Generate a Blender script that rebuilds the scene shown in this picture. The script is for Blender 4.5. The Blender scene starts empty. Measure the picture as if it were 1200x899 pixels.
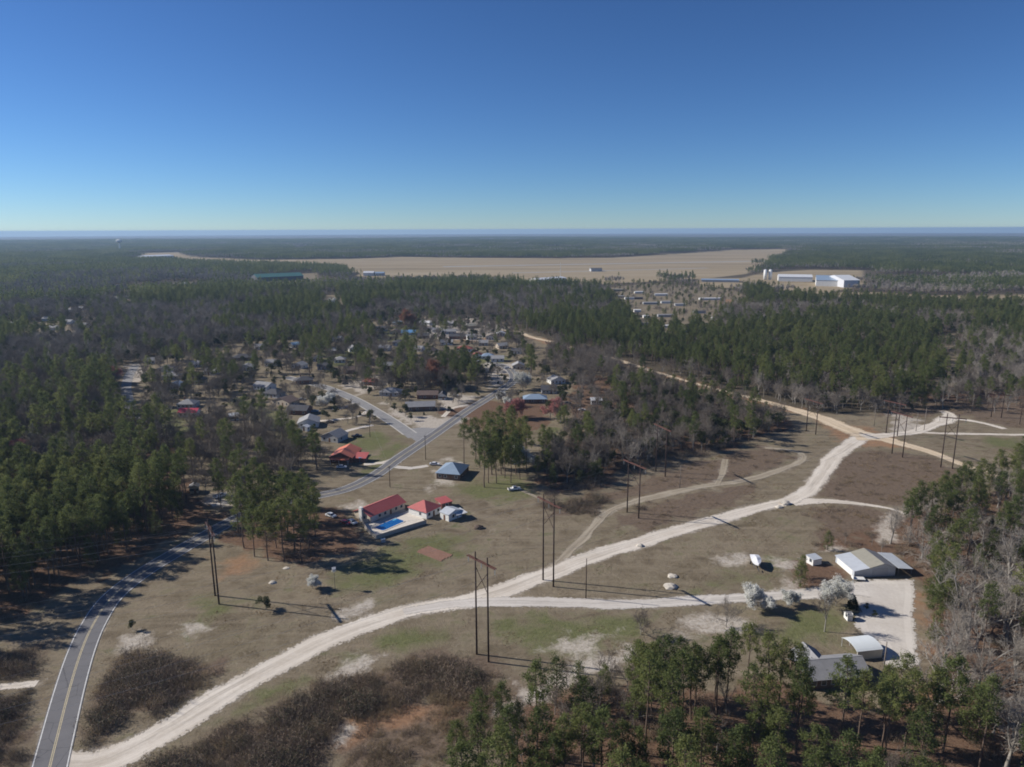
import bpy, math, random
import numpy as np
from mathutils import Vector

# ------------------------------------------------------------------ camera, sky, sun, exposure
random.seed(7)
SC = bpy.context.scene
COL = SC.collection
CAM_H = 105.0
EARTH_R = 6371000.0
FPX = 832.0                      # focal length in pixels of the 1200 x 899 photograph
DIP = math.sqrt(2 * CAM_H / EARTH_R)
PITCH = math.atan((449.5 - 274.0) / FPX) + DIP
ROLL = math.radians(0.22)

cam_data = bpy.data.cameras.new('camera')
cam = bpy.data.objects.new('camera', cam_data)
COL.objects.link(cam)
cam.location = (0, 0, CAM_H)
cam.rotation_mode = 'XYZ'
cam.rotation_euler = (math.pi / 2 - PITCH, ROLL, 0)
cam_data.sensor_width = 36.0
cam_data.lens = FPX / 1200 * 36.0
cam_data.clip_start = 1.0
cam_data.clip_end = 60000.0
SC.camera = cam

SUN_EL = math.radians(31.0)
SUN_AZ = math.radians(-78.0)     # clockwise from the view direction: the sun stands to the left

world = bpy.data.worlds.new('World')
SC.world = world
world.use_nodes = True
wt = world.node_tree
wt.nodes.clear()
w_out = wt.nodes.new('ShaderNodeOutputWorld')
w_bg = wt.nodes.new('ShaderNodeBackground')
w_sky = wt.nodes.new('ShaderNodeTexSky')
w_sky.sky_type = 'NISHITA'
w_sky.sun_disc = False
w_sky.sun_elevation = SUN_EL
w_sky.sun_rotation = SUN_AZ
w_sky.altitude = 0.0
w_sky.air_density = 0.8
w_sky.dust_density = 0.0
w_sky.ozone_density = 8.0
w_bg.inputs['Strength'].default_value = 0.05
w_tc = wt.nodes.new('ShaderNodeTexCoord')          # the sky's horizon meets the land's own, a little below eye level
w_ad = wt.nodes.new('ShaderNodeVectorMath')
w_ad.inputs[1].default_value = (0, 0, DIP)
wt.links.new(w_tc.outputs['Generated'], w_ad.inputs[0])
wt.links.new(w_ad.outputs[0], w_sky.inputs[0])
w_gm = wt.nodes.new('ShaderNodeGamma')             # a camera's contrast in the blue
w_gm.inputs['Gamma'].default_value = 1.2
wt.links.new(w_sky.outputs[0], w_gm.inputs['Color'])
wt.links.new(w_gm.outputs[0], w_bg.inputs['Color'])
wt.links.new(w_bg.outputs[0], w_out.inputs['Surface'])

sun_data = bpy.data.lights.new('sun', 'SUN')
sun_data.energy = 4.6
sun_data.angle = math.radians(0.53)
sun_data.color = (1.0, 0.94, 0.85)
sun = bpy.data.objects.new('sun', sun_data)
COL.objects.link(sun)
sdir = Vector((math.sin(SUN_AZ) * math.cos(SUN_EL), math.cos(SUN_AZ) * math.cos(SUN_EL), math.sin(SUN_EL)))
sun.rotation_euler = sdir.to_track_quat('Z', 'Y').to_euler()
sun.location = (-300, 60, 400)

SC.view_settings.view_transform = 'Standard'
SC.view_settings.look = 'None'
SC.view_settings.gamma = 1.0
SC.view_settings.use_curve_mapping = False
SC.view_settings.exposure = 0.40

cy = SC.cycles
cy.max_bounces = 4
cy.diffuse_bounces = 2
cy.glossy_bounces = 2
cy.transmission_bounces = 2
cy.transparent_max_bounces = 12
cy.volume_bounces = 0
cy.caustics_reflective = False
cy.caustics_refractive = False
cy.use_adaptive_sampling = True
cy.adaptive_threshold = 0.01
cy.use_denoising = True
cy.filter_width = 1.8

# ------------------------------------------------------------------ the lie of the land
def vnoise(x, y, seed=0):
    x = np.asarray(x, dtype=float); y = np.asarray(y, dtype=float)
    xi = np.floor(x).astype(np.int64); yi = np.floor(y).astype(np.int64)
    xf = x - xi; yf = y - yi
    def h(a, b):
        n = (a * 374761393 + b * 668265263 + seed * 974634777) & 0x7fffffff
        n = ((n ^ (n >> 13)) * 1274126177) & 0x7fffffff
        return ((n ^ (n >> 16)) & 0xffff) / 65535.0
    u = xf * xf * (3 - 2 * xf); v = yf * yf * (3 - 2 * yf)
    return (h(xi, yi) * (1 - u) + h(xi + 1, yi) * u) * (1 - v) + (h(xi, yi + 1) * (1 - u) + h(xi + 1, yi + 1) * u) * v

def terrain(x, y):
    x = np.asarray(x, dtype=float); y = np.asarray(y, dtype=float)
    r2 = x * x + y * y
    r = np.sqrt(r2)
    far = np.clip((r - 2600) / 2500, 0, 1)
    hills = (vnoise(x / 900, y / 900, 3) - 0.5) * 9 + (vnoise(x / 2300, y / 2300, 5) - 0.5) * 14
    return -r2 / (2 * EARTH_R) + far * hills

CP, SP = math.cos(PITCH), math.sin(PITCH)
CR, SR = math.cos(ROLL), math.sin(ROLL)
def ground(px, py):
    """where the sight line through a point of the photograph meets the land (x, y)"""
    u = (px - 600) / FPX; v = (py - 449.5) / FPX
    u, v = u * CR + v * SR, v * CR - u * SR
    dx, dy, dz = u, CP - v * SP, -SP - v * CP
    t = CAM_H / max(-dz, 0.03)
    for _ in range(8):
        x, y = dx * t, dy * t
        t = (CAM_H + (x * x + y * y) / (2 * EARTH_R)) / max(-dz, 0.028)
    return (dx * t, dy * t)
def G3(px, py, up=0.0):
    x, y = ground(px, py)
    return Vector((x, y, float(terrain(x, y)) + up))
def project(x, y, z):
    d = z - CAM_H
    depth = y * CP - d * SP
    u = x / depth; v = (-d * CP - y * SP) / depth
    u, v = u * CR - v * SR, v * CR + u * SR
    return 600 + FPX * u, 449.5 + FPX * v
def poly(*pts):
    return np.array([ground(*p) for p in pts])
def sdf(P, x, y):
    """signed distance to a polygon in metres, negative inside"""
    x = np.asarray(x, dtype=float); y = np.asarray(y, dtype=float)
    d = np.full(x.shape, 1e18); inside = np.zeros(x.shape, bool)
    n = len(P)
    for i in range(n):
        ax, ay = P[i]; bx, by = P[(i + 1) % n]
        ex, ey = bx - ax, by - ay
        wx, wy = x - ax, y - ay
        t = np.clip((wx * ex + wy * ey) / (ex * ex + ey * ey + 1e-9), 0, 1)
        d = np.minimum(d, (wx - ex * t) ** 2 + (wy - ey * t) ** 2)
        c = (ay > y) != (by > y)
        with np.errstate(divide='ignore', invalid='ignore'):
            xc = ax + (y - ay) / (by - ay if by != ay else 1e-9) * ex
        inside ^= c & (x < xc)
    return np.where(inside, -1, 1) * np.sqrt(d)
def line_dist(L, x, y):
    d = np.full(np.shape(x), 1e18)
    for i in range(len(L) - 1):
        ax, ay = L[i]; ex, ey = L[i + 1][0] - ax, L[i + 1][1] - ay
        wx, wy = x - ax, y - ay
        t = np.clip((wx * ex + wy * ey) / (ex * ex + ey * ey + 1e-9), 0, 1)
        d = np.minimum(d, (wx - ex * t) ** 2 + (wy - ey * t) ** 2)
    return np.sqrt(d)
def smooth_line(pts, step=3.0):
    P = np.array([ground(*p) for p in pts])
    out = []
    n = len(P)
    for i in range(n - 1):
        p0 = P[max(i - 1, 0)]; p1 = P[i]; p2 = P[i + 1]; p3 = P[min(i + 2, n - 1)]
        k = max(2, int(np.linalg.norm(p2 - p1) / step))
        for j in range(k):
            t = j / k
            out.append(0.5 * ((2 * p1) + (-p0 + p2) * t + (2 * p0 - 5 * p1 + 4 * p2 - p3) * t * t + (-p0 + 3 * p1 - 3 * p2 + p3) * t ** 3))
    out.append(P[-1])
    return np.array(out)

# ------------------------------------------------------------------ helpers: objects, meshes, materials
def tag(o, label=None, cat=None, group=None, kind=None):
    if label: o['label'] = label
    if cat: o['category'] = cat
    if group: o['group'] = group
    if kind: o['kind'] = kind
    return o
def mesh_from(verts, faces, name, mats=(), fmat=None, smooth=False):
    me = bpy.data.meshes.new(name)
    me.from_pydata([tuple(v) for v in verts], [], [tuple(f) for f in faces])
    for m in mats: me.materials.append(m)
    if fmat is not None:
        me.polygons.foreach_set('material_index', np.asarray(fmat, dtype=np.int32))
    if smooth:
        me.polygons.foreach_set('use_smooth', np.ones(len(me.polygons), dtype=bool))
    me.update()
    return me
def tri_mesh(V, F, name, mats=(), fmat=None, smooth=False):
    """fast mesh from triangle arrays"""
    V = np.asarray(V, dtype=np.float32); F = np.asarray(F, dtype=np.int32)
    me = bpy.data.meshes.new(name)
    me.vertices.add(len(V)); me.vertices.foreach_set('co', V.ravel())
    me.loops.add(F.size); me.loops.foreach_set('vertex_index', F.ravel())
    me.polygons.add(len(F))
    me.polygons.foreach_set('loop_start', np.arange(0, F.size, F.shape[1], dtype=np.int32))
    me.polygons.foreach_set('loop_total', np.full(len(F), F.shape[1], dtype=np.int32))
    for m in mats: me.materials.append(m)
    if fmat is not None: me.polygons.foreach_set('material_index', np.asarray(fmat, dtype=np.int32))
    if smooth: me.polygons.foreach_set('use_smooth', np.ones(len(F), dtype=bool))
    me.update(calc_edges=True)
    return me
def obj(name, me, parent=None):
    o = bpy.data.objects.new(name, me)
    COL.objects.link(o)
    if parent is not None: o.parent = parent
    return o
def thing(name, loc, rz, label, cat, group=None):
    o = bpy.data.objects.new(name, None)
    COL.objects.link(o)
    o.empty_display_size = 0.5
    o.location = loc; o.rotation_euler = (0, 0, rz)
    return tag(o, label, cat, group)

class MB:
    def __init__(s): s.v = []; s.f = []
    def add(s, vs, fs):
        k = len(s.v); s.v += [tuple(v) for v in vs]; s.f += [tuple(i + k for i in f) for f in fs]; return s
    def box(s, x0, x1, y0, y1, z0, z1):
        return s.add([(x0,y0,z0),(x1,y0,z0),(x1,y1,z0),(x0,y1,z0),(x0,y0,z1),(x1,y0,z1),(x1,y1,z1),(x0,y1,z1)],
                     [(0,3,2,1),(4,5,6,7),(0,1,5,4),(1,2,6,5),(2,3,7,6),(3,0,4,7)])
    def hexa(s, vs):   # 4 bottom, 4 top
        return s.add(vs, [(0,3,2,1),(4,5,6,7),(0,1,5,4),(1,2,6,5),(2,3,7,6),(3,0,4,7)])
    def tube(s, p0, p1, r0, r1, n=6, cap=True):
        p0 = Vector(p0); p1 = Vector(p1); d = (p1 - p0).normalized()
        a = d.orthogonal().normalized(); b = d.cross(a)
        vs = []
        for p, r in ((p0, r0), (p1, r1)):
            for i in range(n):
                t = 2 * math.pi * i / n
                vs.append(p + a * math.cos(t) * r + b * math.sin(t) * r)
        fs = [(i, (i + 1) % n, n + (i + 1) % n, n + i) for i in range(n)]
        if cap: fs += [tuple(range(n))[::-1], tuple(range(n, 2 * n))]
        return s.add(vs, fs)
    def prism(s, outline, x0, x1):
        """closed outline of (y, z) points extruded along x"""
        n = len(outline)
        vs = [(x0, y, z) for y, z in outline] + [(x1, y, z) for y, z in outline]
        fs = [(i, (i + 1) % n, n + (i + 1) % n, n + i) for i in range(n)]
        return s.add(vs, fs + [tuple(range(n))[::-1], tuple(range(n, 2 * n))])
    def build(s, name, mat, parent=None, smooth=False):
        return obj(name, mesh_from(s.v, s.f, name, [mat], smooth=smooth), parent)

def new_mat(name):
    m = bpy.data.materials.new(name); m.use_nodes = True
    nt = m.node_tree; b = nt.nodes['Principled BSDF']
    b.inputs['Specular IOR Level'].default_value = 0.2
    return m, nt, b
def ramp(nt, stops, fac=None):
    n = nt.nodes.new('ShaderNodeValToRGB')
    e = n.color_ramp.elements
    while len(e) < len(stops): e.new(0.5)
    for k, (p, c) in enumerate(stops):
        e[k].position = p; e[k].color = (*c, 1) if len(c) == 3 else c
    if fac is not None: nt.links.new(fac, n.inputs[0])
    return n
def noise(nt, scale, detail=4, rough=0.6, vec=None, dist=0.0):
    n = nt.nodes.new('ShaderNodeTexNoise')
    n.inputs['Scale'].default_value = scale; n.inputs['Detail'].default_value = detail
    n.inputs['Roughness'].default_value = rough; n.inputs['Distortion'].default_value = dist
    if vec is not None: nt.links.new(vec, n.inputs['Vector'])
    return n
def math_node(nt, op, a, b=None, clamp=False):
    n = nt.nodes.new('ShaderNodeMath'); n.operation = op; n.use_clamp = clamp
    for i, x in enumerate((a, b)):
        if x is None: continue
        if isinstance(x, (int, float)): n.inputs[i].default_value = x
        else: nt.links.new(x, n.inputs[i])
    return n.outputs[0]
def mixc(nt, fac, a, b, mode='MIX'):
    n = nt.nodes.new('ShaderNodeMix'); n.data_type = 'RGBA'; n.blend_type = mode
    for s, x in ((0, fac), (6, a), (7, b)):
        if isinstance(x, (int, float)): n.inputs[s].default_value = x
        elif isinstance(x, tuple): n.inputs[s].default_value = (*x, 1) if len(x) == 3 else x
        else: nt.links.new(x, n.inputs[s])
    return n.outputs[2]
def attr(nt, name):
    n = nt.nodes.new('ShaderNodeAttribute'); n.attribute_name = name
    return n.outputs['Fac']
def world_pos(nt):
    return nt.nodes.new('ShaderNodeNewGeometry').outputs['Position']
def bump(nt, height, bsdf, strength=0.5, dist=0.1):
    n = nt.nodes.new('ShaderNodeBump'); n.inputs['Strength'].default_value = strength; n.inputs['Distance'].default_value = dist
    nt.links.new(height, n.inputs['Height']); nt.links.new(n.outputs[0], bsdf.inputs['Normal'])

_plain = {}
def plain(name, col, rough=0.8, var=0.12, scale=0.6, metallic=0.0, spec=0.25):
    """a painted or weathered surface: one colour with blotches and fine grain"""
    if name in _plain: return _plain[name]
    m, nt, b = new_mat(name)
    tc = nt.nodes.new('ShaderNodeTexCoord').outputs['Object']
    n1 = noise(nt, scale, 5, 0.65, tc)
    lo = tuple(max(0, c * (1 - var)) for c in col); hi = tuple(min(1, c * (1 + var)) for c in col)
    r = ramp(nt, [(0.3, lo), (0.7, hi)], n1.outputs[0])
    nt.links.new(r.outputs[0], b.inputs['Base Color'])
    b.inputs['Roughness'].default_value = rough; b.inputs['Metallic'].default_value = metallic
    b.inputs['Specular IOR Level'].default_value = spec
    _plain[name] = m
    return m
def ribbed(name, col, pitch=0.4, rough=0.5, var=0.1, shingle=False, spec=0.4):
    """sheet metal roof with standing ribs, or shingle courses"""
    if name in _plain: return _plain[name]
    m, nt, b = new_mat(name)
    tc = nt.nodes.new('ShaderNodeTexCoord').outputs['Object']
    n1 = noise(nt, 0.5, 6, 0.7, tc); n2 = noise(nt, 6.0, 3, 0.6, tc)
    lo = tuple(c * (1 - var) for c in col); hi = tuple(min(1, c * (1 + var)) for c in col)
    r = ramp(nt, [(0.32, lo), (0.68, hi)], n1.outputs[0])
    col2 = mixc(nt, math_node(nt, 'MULTIPLY', n2.outputs[0], 0.35), r.outputs[0], tuple(c * 0.7 for c in col))
    nt.links.new(col2, b.inputs['Base Color'])
    w = nt.nodes.new('ShaderNodeTexWave'); w.bands_direction = 'Y' if shingle else 'X'
    w.inputs['Scale'].default_value = 0.314 / pitch; w.inputs['Distortion'].default_value = 0.3 if shingle else 0.0
    nt.links.new(tc, w.inputs['Vector'])
    bump(nt, w.outputs[1], b, 0.35, 0.04)
    b.inputs['Roughness'].default_value = rough
    b.inputs['Specular IOR Level'].default_value = spec
    _plain[name] = m
    return m

def foliage_mat(name, cols, rough=0.75, trans=0.25):
    """leaf or needle colour varying tree by tree and clump by clump"""
    m, nt, b = new_mat(name)
    oi = nt.nodes.new('ShaderNodeObjectInfo').outputs['Random']
    pos = world_pos(nt)
    n1 = noise(nt, 0.45, 3, 0.6, pos)
    f = math_node(nt, 'ADD', math_node(nt, 'MULTIPLY', oi, 0.55), math_node(nt, 'MULTIPLY', n1.outputs[0], 0.6))
    nlow = noise(nt, 0.016, 3, 0.6, pos)
    f = math_node(nt, 'ADD', f, math_node(nt, 'MULTIPLY', math_node(nt, 'SUBTRACT', nlow.outputs[0], 0.5), 1.1))
    f = math_node(nt, 'SUBTRACT', f, 0.08, clamp=True)
    k = len(cols)
    r = ramp(nt, [(i / (k - 1), c) for i, c in enumerate(cols)], f)
    nt.links.new(r.outputs[0], b.inputs['Base Color'])
    b.inputs['Roughness'].default_value = rough
    b.inputs['Specular IOR Level'].default_value = 0.15
    if trans > 0:
        tr = nt.nodes.new('ShaderNodeBsdfTranslucent'); nt.links.new(r.outputs[0], tr.inputs[0])
        mx = nt.nodes.new('ShaderNodeMixShader'); mx.inputs[0].default_value = trans
        nt.links.new(b.outputs[0], mx.inputs[1]); nt.links.new(tr.outputs[0], mx.inputs[2])
        nt.links.new(mx.outputs[0], nt.nodes['Material Output'].inputs['Surface'])
    return m

M_NEEDLE = foliage_mat('pine_needles', [(0.060, 0.080, 0.031), (0.130, 0.155, 0.053), (0.220, 0.230, 0.080)], trans=0.45)
M_EVERG = foliage_mat('evergreen_leaves', [(0.035, 0.048, 0.022), (0.070, 0.082, 0.035), (0.10, 0.11, 0.05)])
M_CEDAR = foliage_mat('cedar_needles', [(0.015, 0.028, 0.014), (0.03, 0.045, 0.022)])
M_TWIG = foliage_mat('bare_twigs', [(0.125, 0.102, 0.084), (0.19, 0.162, 0.136), (0.27, 0.24, 0.205)], trans=0.0)
M_TWIG_PALE = foliage_mat('pale_bare_twigs', [(0.21, 0.185, 0.158), (0.29, 0.26, 0.225), (0.38, 0.345, 0.30)], trans=0.0)
M_BRUSH = foliage_mat('brush_twigs', [(0.17, 0.125, 0.095), (0.28, 0.215, 0.165), (0.39, 0.31, 0.24)], trans=0.0)
M_BRUSH_LEAF = foliage_mat('brush_leaves', [(0.05, 0.055, 0.032), (0.09, 0.09, 0.052), (0.13, 0.11, 0.07)], trans=0.1)
M_SEDGE = foliage_mat('dry_sedge', [(0.22, 0.17, 0.11), (0.30, 0.235, 0.15), (0.38, 0.28, 0.17)], trans=0.4)
M_BLOSSOM = foliage_mat('white_blossom', [(0.60, 0.60, 0.55), (0.78, 0.78, 0.74)], trans=0.25)
M_REDBUD = foliage_mat('red_buds', [(0.34, 0.14, 0.13), (0.46, 0.21, 0.19)], trans=0.2)
M_ORANGEBUD = foliage_mat('rust_buds', [(0.27, 0.12, 0.075), (0.38, 0.185, 0.12)], trans=0.2)
M_BARK = plain('pine_bark', (0.13, 0.095, 0.075), 0.9, 0.35, 3.0)
M_BARK_GREY = plain('grey_bark', (0.27, 0.25, 0.225), 0.9, 0.3, 3.0)

# ------------------------------------------------------------------ layout of roads and tracks (photograph points -> land)
MAIN_ROAD = smooth_line([(38,960),(53,899),(63,860),(79,800),(93,757),(107,727),(128,697),(162,670),(200,647),(235,627),(268,609),(305,593),(350,583),(400,573),
                         (436,557),(466,536),(492,519),(520,500),(547,481),(572,466),(590,455),(601,446),(600,437),(590,429),(572,424)])
SIDE_STREET = smooth_line([(493,518),(466,498),(441,482),(415,467),(388,455),(366,448),(350,444),(335,440)])
LEFT_STREET = smooth_line([(163,500),(155,483),(150,468),(147,452),(150,438),(158,425)])
SAND_MAIN = smooth_line([(60,893),(100,893),(150,874),(200,847),(260,811),(320,778),(380,748),(440,725),(500,710),(545,704),(590,692),(640,673),(700,651),(760,633),(830,613),
                         (880,599),(918,590),(943,580),(958,562),(977,537),(1003,519),(1012,514)])
DRIVEWAY = smooth_line([(470,716),(530,707),(590,705),(650,707),(700,709),(760,708),(820,705),(880,702),(940,699),(990,695),(1015,697)])
TRACK_BACK = smooth_line([(1012,514),(990,505),(965,494),(940,486),(900,474),(850,461),(800,447),(760,435),(720,422),(680,411),(650,402),(625,396),(606,389),(588,387)])
TRACK_EAST = smooth_line([(1000,514),(1030,517),(1060,525),(1090,534),(1125,548),(1165,562),(1190,573)])
TRACK_NORTH = smooth_line([(1010,515),(1045,513),(1070,510),(1090,503),(1105,497),(1112,490),(1104,486)])
TRACK_RIM = smooth_line([(1075,510),(1110,512),(1150,513),(1200,514),(1260,515)])
TRACK_HOOK = smooth_line([(1106,494),(1130,496),(1155,501),(1175,507)])
TRACK_MID = smooth_line([(640,670),(662,650),(690,622),(712,600),(740,590),(775,581),(820,572),(870,565),(905,556),(932,546),(940,537),(925,530),(895,527)])
TRACK_SPUR = smooth_line([(838,570),(845,556),(848,540)])
TRACK_SOUTH = smooth_line([(925,591),(960,590),(1000,593),(1040,599),(1060,606)])
LEFT_DRIVE = smooth_line([(-60,806),(0,801),(40,797)])
TRACK_PATH = smooth_line([(600,570),(640,588),(680,598),(712,600)])
CURB_ROAD = smooth_line([(600,440),(612,436),(640,430)])

ROADS = [(MAIN_ROAD, 3.8), (SIDE_STREET, 3.6), (LEFT_STREET, 3.2), (SAND_MAIN, 4.2), (DRIVEWAY, 3.0), (TRACK_BACK, 3.0), (TRACK_EAST, 2.6),
         (TRACK_NORTH, 2.8), (TRACK_RIM, 2.0), (TRACK_HOOK, 2.0), (TRACK_MID, 2.0), (TRACK_SPUR, 1.6), (TRACK_SOUTH, 1.9), (LEFT_DRIVE, 1.8)]

YARD = poly((985,688),(1010,683),(1066,684),(1068,700),(1066,725),(1072,780),(1055,788),(1035,782),(1030,758),(1012,748),(1005,742),(1000,728),(1008,716),(1000,706),(985,700))

# ------------------------------------------------------------------ the ground: one sheet with masks of what grows or lies there
print('ground...')
az = np.concatenate([np.radians(np.arange(-180, -52, 4.0)), np.radians(np.arange(-52, 52, 0.25)), np.radians(np.arange(52, 180, 4.0))])
rad = [0.0, 25.0, 45.0, 62.0]
while rad[-1] < 30000: rad.append(rad[-1] * (1.0088 if rad[-1] < 3000 else 1.03))
rad = np.array(rad)
AZ, RR = np.meshgrid(az, rad)
GX = (RR * np.sin(AZ)).ravel(); GY = (RR * np.cos(AZ)).ravel()
GZ = terrain(GX, GY)
na, nr = len(az), len(rad)
ii = np.arange(nr - 1)[:, None] * na; jj = np.arange(na)[None, :]; j2 = (jj + 1) % na
GF = np.stack([ii + jj, ii + j2, ii + na + j2, ii + na + jj], -1).reshape(-1, 4)

# where no default forest stands: the open land and the settlement (trees there are placed stand by stand)
MANAGED = poly((-500,452),(0,446),(130,446),(140,425),(200,415),(290,398),(350,396),(420,377),(500,369),(590,378),(612,388),(655,403),(720,425),(790,447),(880,472),(960,488),(1040,487),(1110,482),(1130,470),(1260,466),(1700,500),(1700,1400),(-500,1400))
CLEAR = {
 'airfield': poly((215,297),(300,302),(410,302),(470,300),(560,302),(640,303),(720,303),(800,299),(860,295),(925,293),(920,301),(895,312),(875,323),(830,328),(700,334),(650,334),(600,329),(545,328),(480,327),(430,326),(405,318),(380,312),(330,309),(270,307),(215,305)),
 'trailers': poly((716,338),(765,333),(860,342),(880,352),(878,362),(840,368),(822,390),(780,392),(745,388),(722,362)),
 'works': poly((818,328),(870,328),(895,322),(950,319),(1010,320),(1012,338),(960,347),(900,341),(820,338)),
 'strip': poly((905,345),(1030,346),(1090,350),(1210,350),(1300,352),(1300,368),(1200,367),(1100,365),(1030,360),(905,354)),
 'yard_green': poly((300,322),(372,318),(372,332),(310,334)),
 'yard_white': poly((165,293),(210,293),(230,300),(170,302)),
 'hamlet_a': poly((30,378),(50,372),(75,378),(60,392),(30,392)),
 'hamlet_b': poly((62,372),(120,375),(112,386),(70,384)),
 'hamlet_c': poly((0,372),(16,372),(18,384),(0,384)),
 'hamlet_d': poly((75,356),(100,354),(102,361),(78,362)),
 'glade_a': poly((155,333),(225,328),(222,335),(158,337)),
 'glade_b': poly((120,346),(150,343),(152,348),(122,350)),
 'mast': poly((625,324),(690,322),(700,334),(660,338),(625,333)),
 'cut': poly((1100,395),(1118,395),(1122,470),(1100,470)),
 'church': poly((378,344),(400,344),(402,364),(380,366)),
}
SHAPES = {}
def shape(kind, *pts): SHAPES.setdefault(kind, []).append(poly(*pts))
# needle litter and leaf litter under the woods
shape('leaf', (-120,900),(-100,760),(0,728),(70,694),(130,664),(200,632),(262,606),(262,596),(230,580),(200,520),(130,455),(-120,455))
shape('leaf', (262,628),(300,655),(345,662),(400,650),(428,630),(408,600),(375,592),(330,585),(285,590))
shape('leaf', (560,960),(560,850),(620,812),(690,800),(760,800),(850,805),(905,800),(960,828),(1040,815),(1075,800),(1090,770),(1080,700),(1075,680),(1300,600),(1300,1200),(420,1200),(480,960))
shape('leaf', (1040,655),(985,650),(940,660),(950,640),(1000,625),(1050,612),(1200,570),(1300,560),(1300,700),(1080,690))
shape('leaf', (620,565),(650,578),(700,572),(730,548),(790,537),(860,528),(915,508),(930,497),(880,482),(800,460),(740,445),(690,440),(655,470),(690,500),(650,522))
shape('leaf', (915,668),(930,660),(975,662),(990,680),(985,688),(930,692),(915,684))
shape('leaf', (1060,470),(1200,490),(1300,490),(1300,460),(1100,455))
shape('leaf', (430,492),(445,490),(560,470),(640,470),(640,500),(580,520),(550,500),(500,478))
# brush: dark stems over brown litter
BRUSH = [poly((88,868),(92,830),(112,795),(150,770),(215,764),(252,775),(240,800),(185,832),(150,853),(115,872)),
         poly((150,915),(230,868),(300,838),(370,802),(450,777),(540,757),(582,772),(575,800),(470,822),(400,850),(372,899),(360,960),(150,960)),
         poly((-80,762),(0,756),(52,752),(48,782),(40,790),(-80,798)), poly((-80,815),(0,808),(40,803),(34,850),(22,899),(10,960),(-80,960)),
         poly((652,592),(690,578),(714,590),(700,604),(665,604)), poly((728,598),(752,596),(762,606),(735,610))]
for P in BRUSH: SHAPES.setdefault('brush', []).append(P)
shape('brush', (955,583),(960,565),(985,538),(1020,527),(1090,540),(1130,560),(1080,590),(1040,600),(990,592))
shape('brush', (720,605),(760,590),(860,570),(900,566),(880,588),(800,610),(760,622),(720,618))
shape('brush', (640,605),(720,575),(780,552),(890,525),(925,533),(930,540),(880,560),(780,578),(700,592))
shape('brush', (1020,490),(1080,492),(1100,488),(1130,492),(1180,505),(1200,508),(1300,508),(1300,480),(1150,470),(1050,480))
shape('brush', (930,600),(990,594),(1030,600),(1045,612),(1000,625),(950,640),(965,615))
shape('brush', (373,850),(450,822),(560,800),(640,800),(600,845),(560,870),(500,899),(400,915))
# lawns
shape('grass', (385,668),(440,640),(500,625),(560,618),(545,650),(500,665),(440,690),(395,695))
shape('grass', (280,830),(360,785),(450,745),(520,722),(560,722),(540,745),(440,765),(330,815))
shape('grass', (560,722),(700,715),(780,720),(760,745),(690,770),(620,765),(560,745))
shape('grass', (820,672),(870,668),(930,650),(945,664),(905,690),(860,694),(815,694))
shape('grass', (895,715),(1000,712),(1012,730),(990,760),(940,765),(900,755),(885,735))
shape('grass', (440,525),(470,508),(485,520),(455,548),(425,555)); shape('grass', (395,520),(440,500),(470,510),(430,540))
shape('grass', (550,560),(620,558),(640,580),(560,585),(520,575)); shape('grass', (620,505),(655,498),(660,510),(625,520))
shape('grass', (675,458),(715,452),(718,466),(680,468)); shape('grass', (265,470),(285,460),(330,480),(370,520),(340,520),(300,495))
shape('grass', (165,470),(200,468),(225,490),(215,525),(180,520)); shape('grass', (540,420),(590,415),(600,428),(560,432))
shape('grass', (215,700),(260,690),(300,705),(270,725),(215,730)); shape('grass', (430,385),(500,378),(520,395),(440,400))
shape('grass', (280,420),(300,418),(305,440),(285,445)); shape('grass', (370,410),(420,405),(430,425),(380,430))
shape('grass', (1150,515),(1200,517),(1200,535),(1150,530))
# bare sand
shape('sand', (582,815),(640,795),(690,775),(740,762),(745,772),(690,792),(650,805),(600,838),(580,838))
shape('sand', (790,722),(830,718),(880,722),(890,735),(860,750),(800,745),(775,735))
shape('sand', (835,660),(870,655),(890,660),(860,665)); shape('sand', (905,660),(925,655),(930,690),(905,695))
shape('sand', (925,650),(990,640),(1000,648),(940,660)); shape('sand', (1035,606),(1052,610),(1045,640),(1030,640))
shape('sand', (376,722),(420,705),(440,700),(430,712),(390,730)); shape('sand', (375,790),(420,765),(450,770),(400,800))
shape('sand', (640,760),(690,735),(720,740),(690,770)); shape('sand', (380,860),(392,850),(404,852),(396,868))
shape('sand', (505,545),(530,535),(545,560),(510,575)); shape('sand', (445,470),(480,485),(550,490),(500,510),(470,495))
shape('sand', (400,450),(440,440),(455,450),(420,462)); shape('sand', (520,460),(560,465),(540,478),(510,480))
shape('sand', (560,425),(610,425),(610,437),(575,440)); shape('sand', (570,440),(585,440),(588,452),(572,455))
shape('sand', (240,576),(270,574),(275,590),(245,595)); shape('sand', (150,420),(172,425),(168,445),(148,445))
shape('sand', (1040,486),(1075,495),(1085,508),(1040,512)); shape('sand', (495,375),(560,372),(600,385),(560,400),(500,395))
shape('sand', (395,590),(420,580),(450,590),(420,600)); shape('sand', (205,745),(225,725),(230,750),(210,765)); shape('sand', (140,745),(170,738),(170,755),(145,760))
# red clay
shape('clay', (255,650),(290,642),(320,655),(300,672),(262,672)); shape('clay', (940,485),(985,500),(1020,505),(1075,528),(1010,530),(980,520))
shape('clay', (1062,690),(1088,700),(1085,800),(1070,830),(1060,790)); shape('clay', (590,387),(650,400),(760,432),(860,462),(940,482),(940,490),(850,468),(740,432),(650,408))
shape('clay', (500,392),(560,388),(590,395),(550,402)); shape('clay', (840,350),(885,358),(870,372),(845,366))
shape('clay', (400,830),(470,815),(560,815),(540,850),(440,860),(395,880)); shape('clay', (1040,780),(1075,775),(1070,840),(1045,830))

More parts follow.
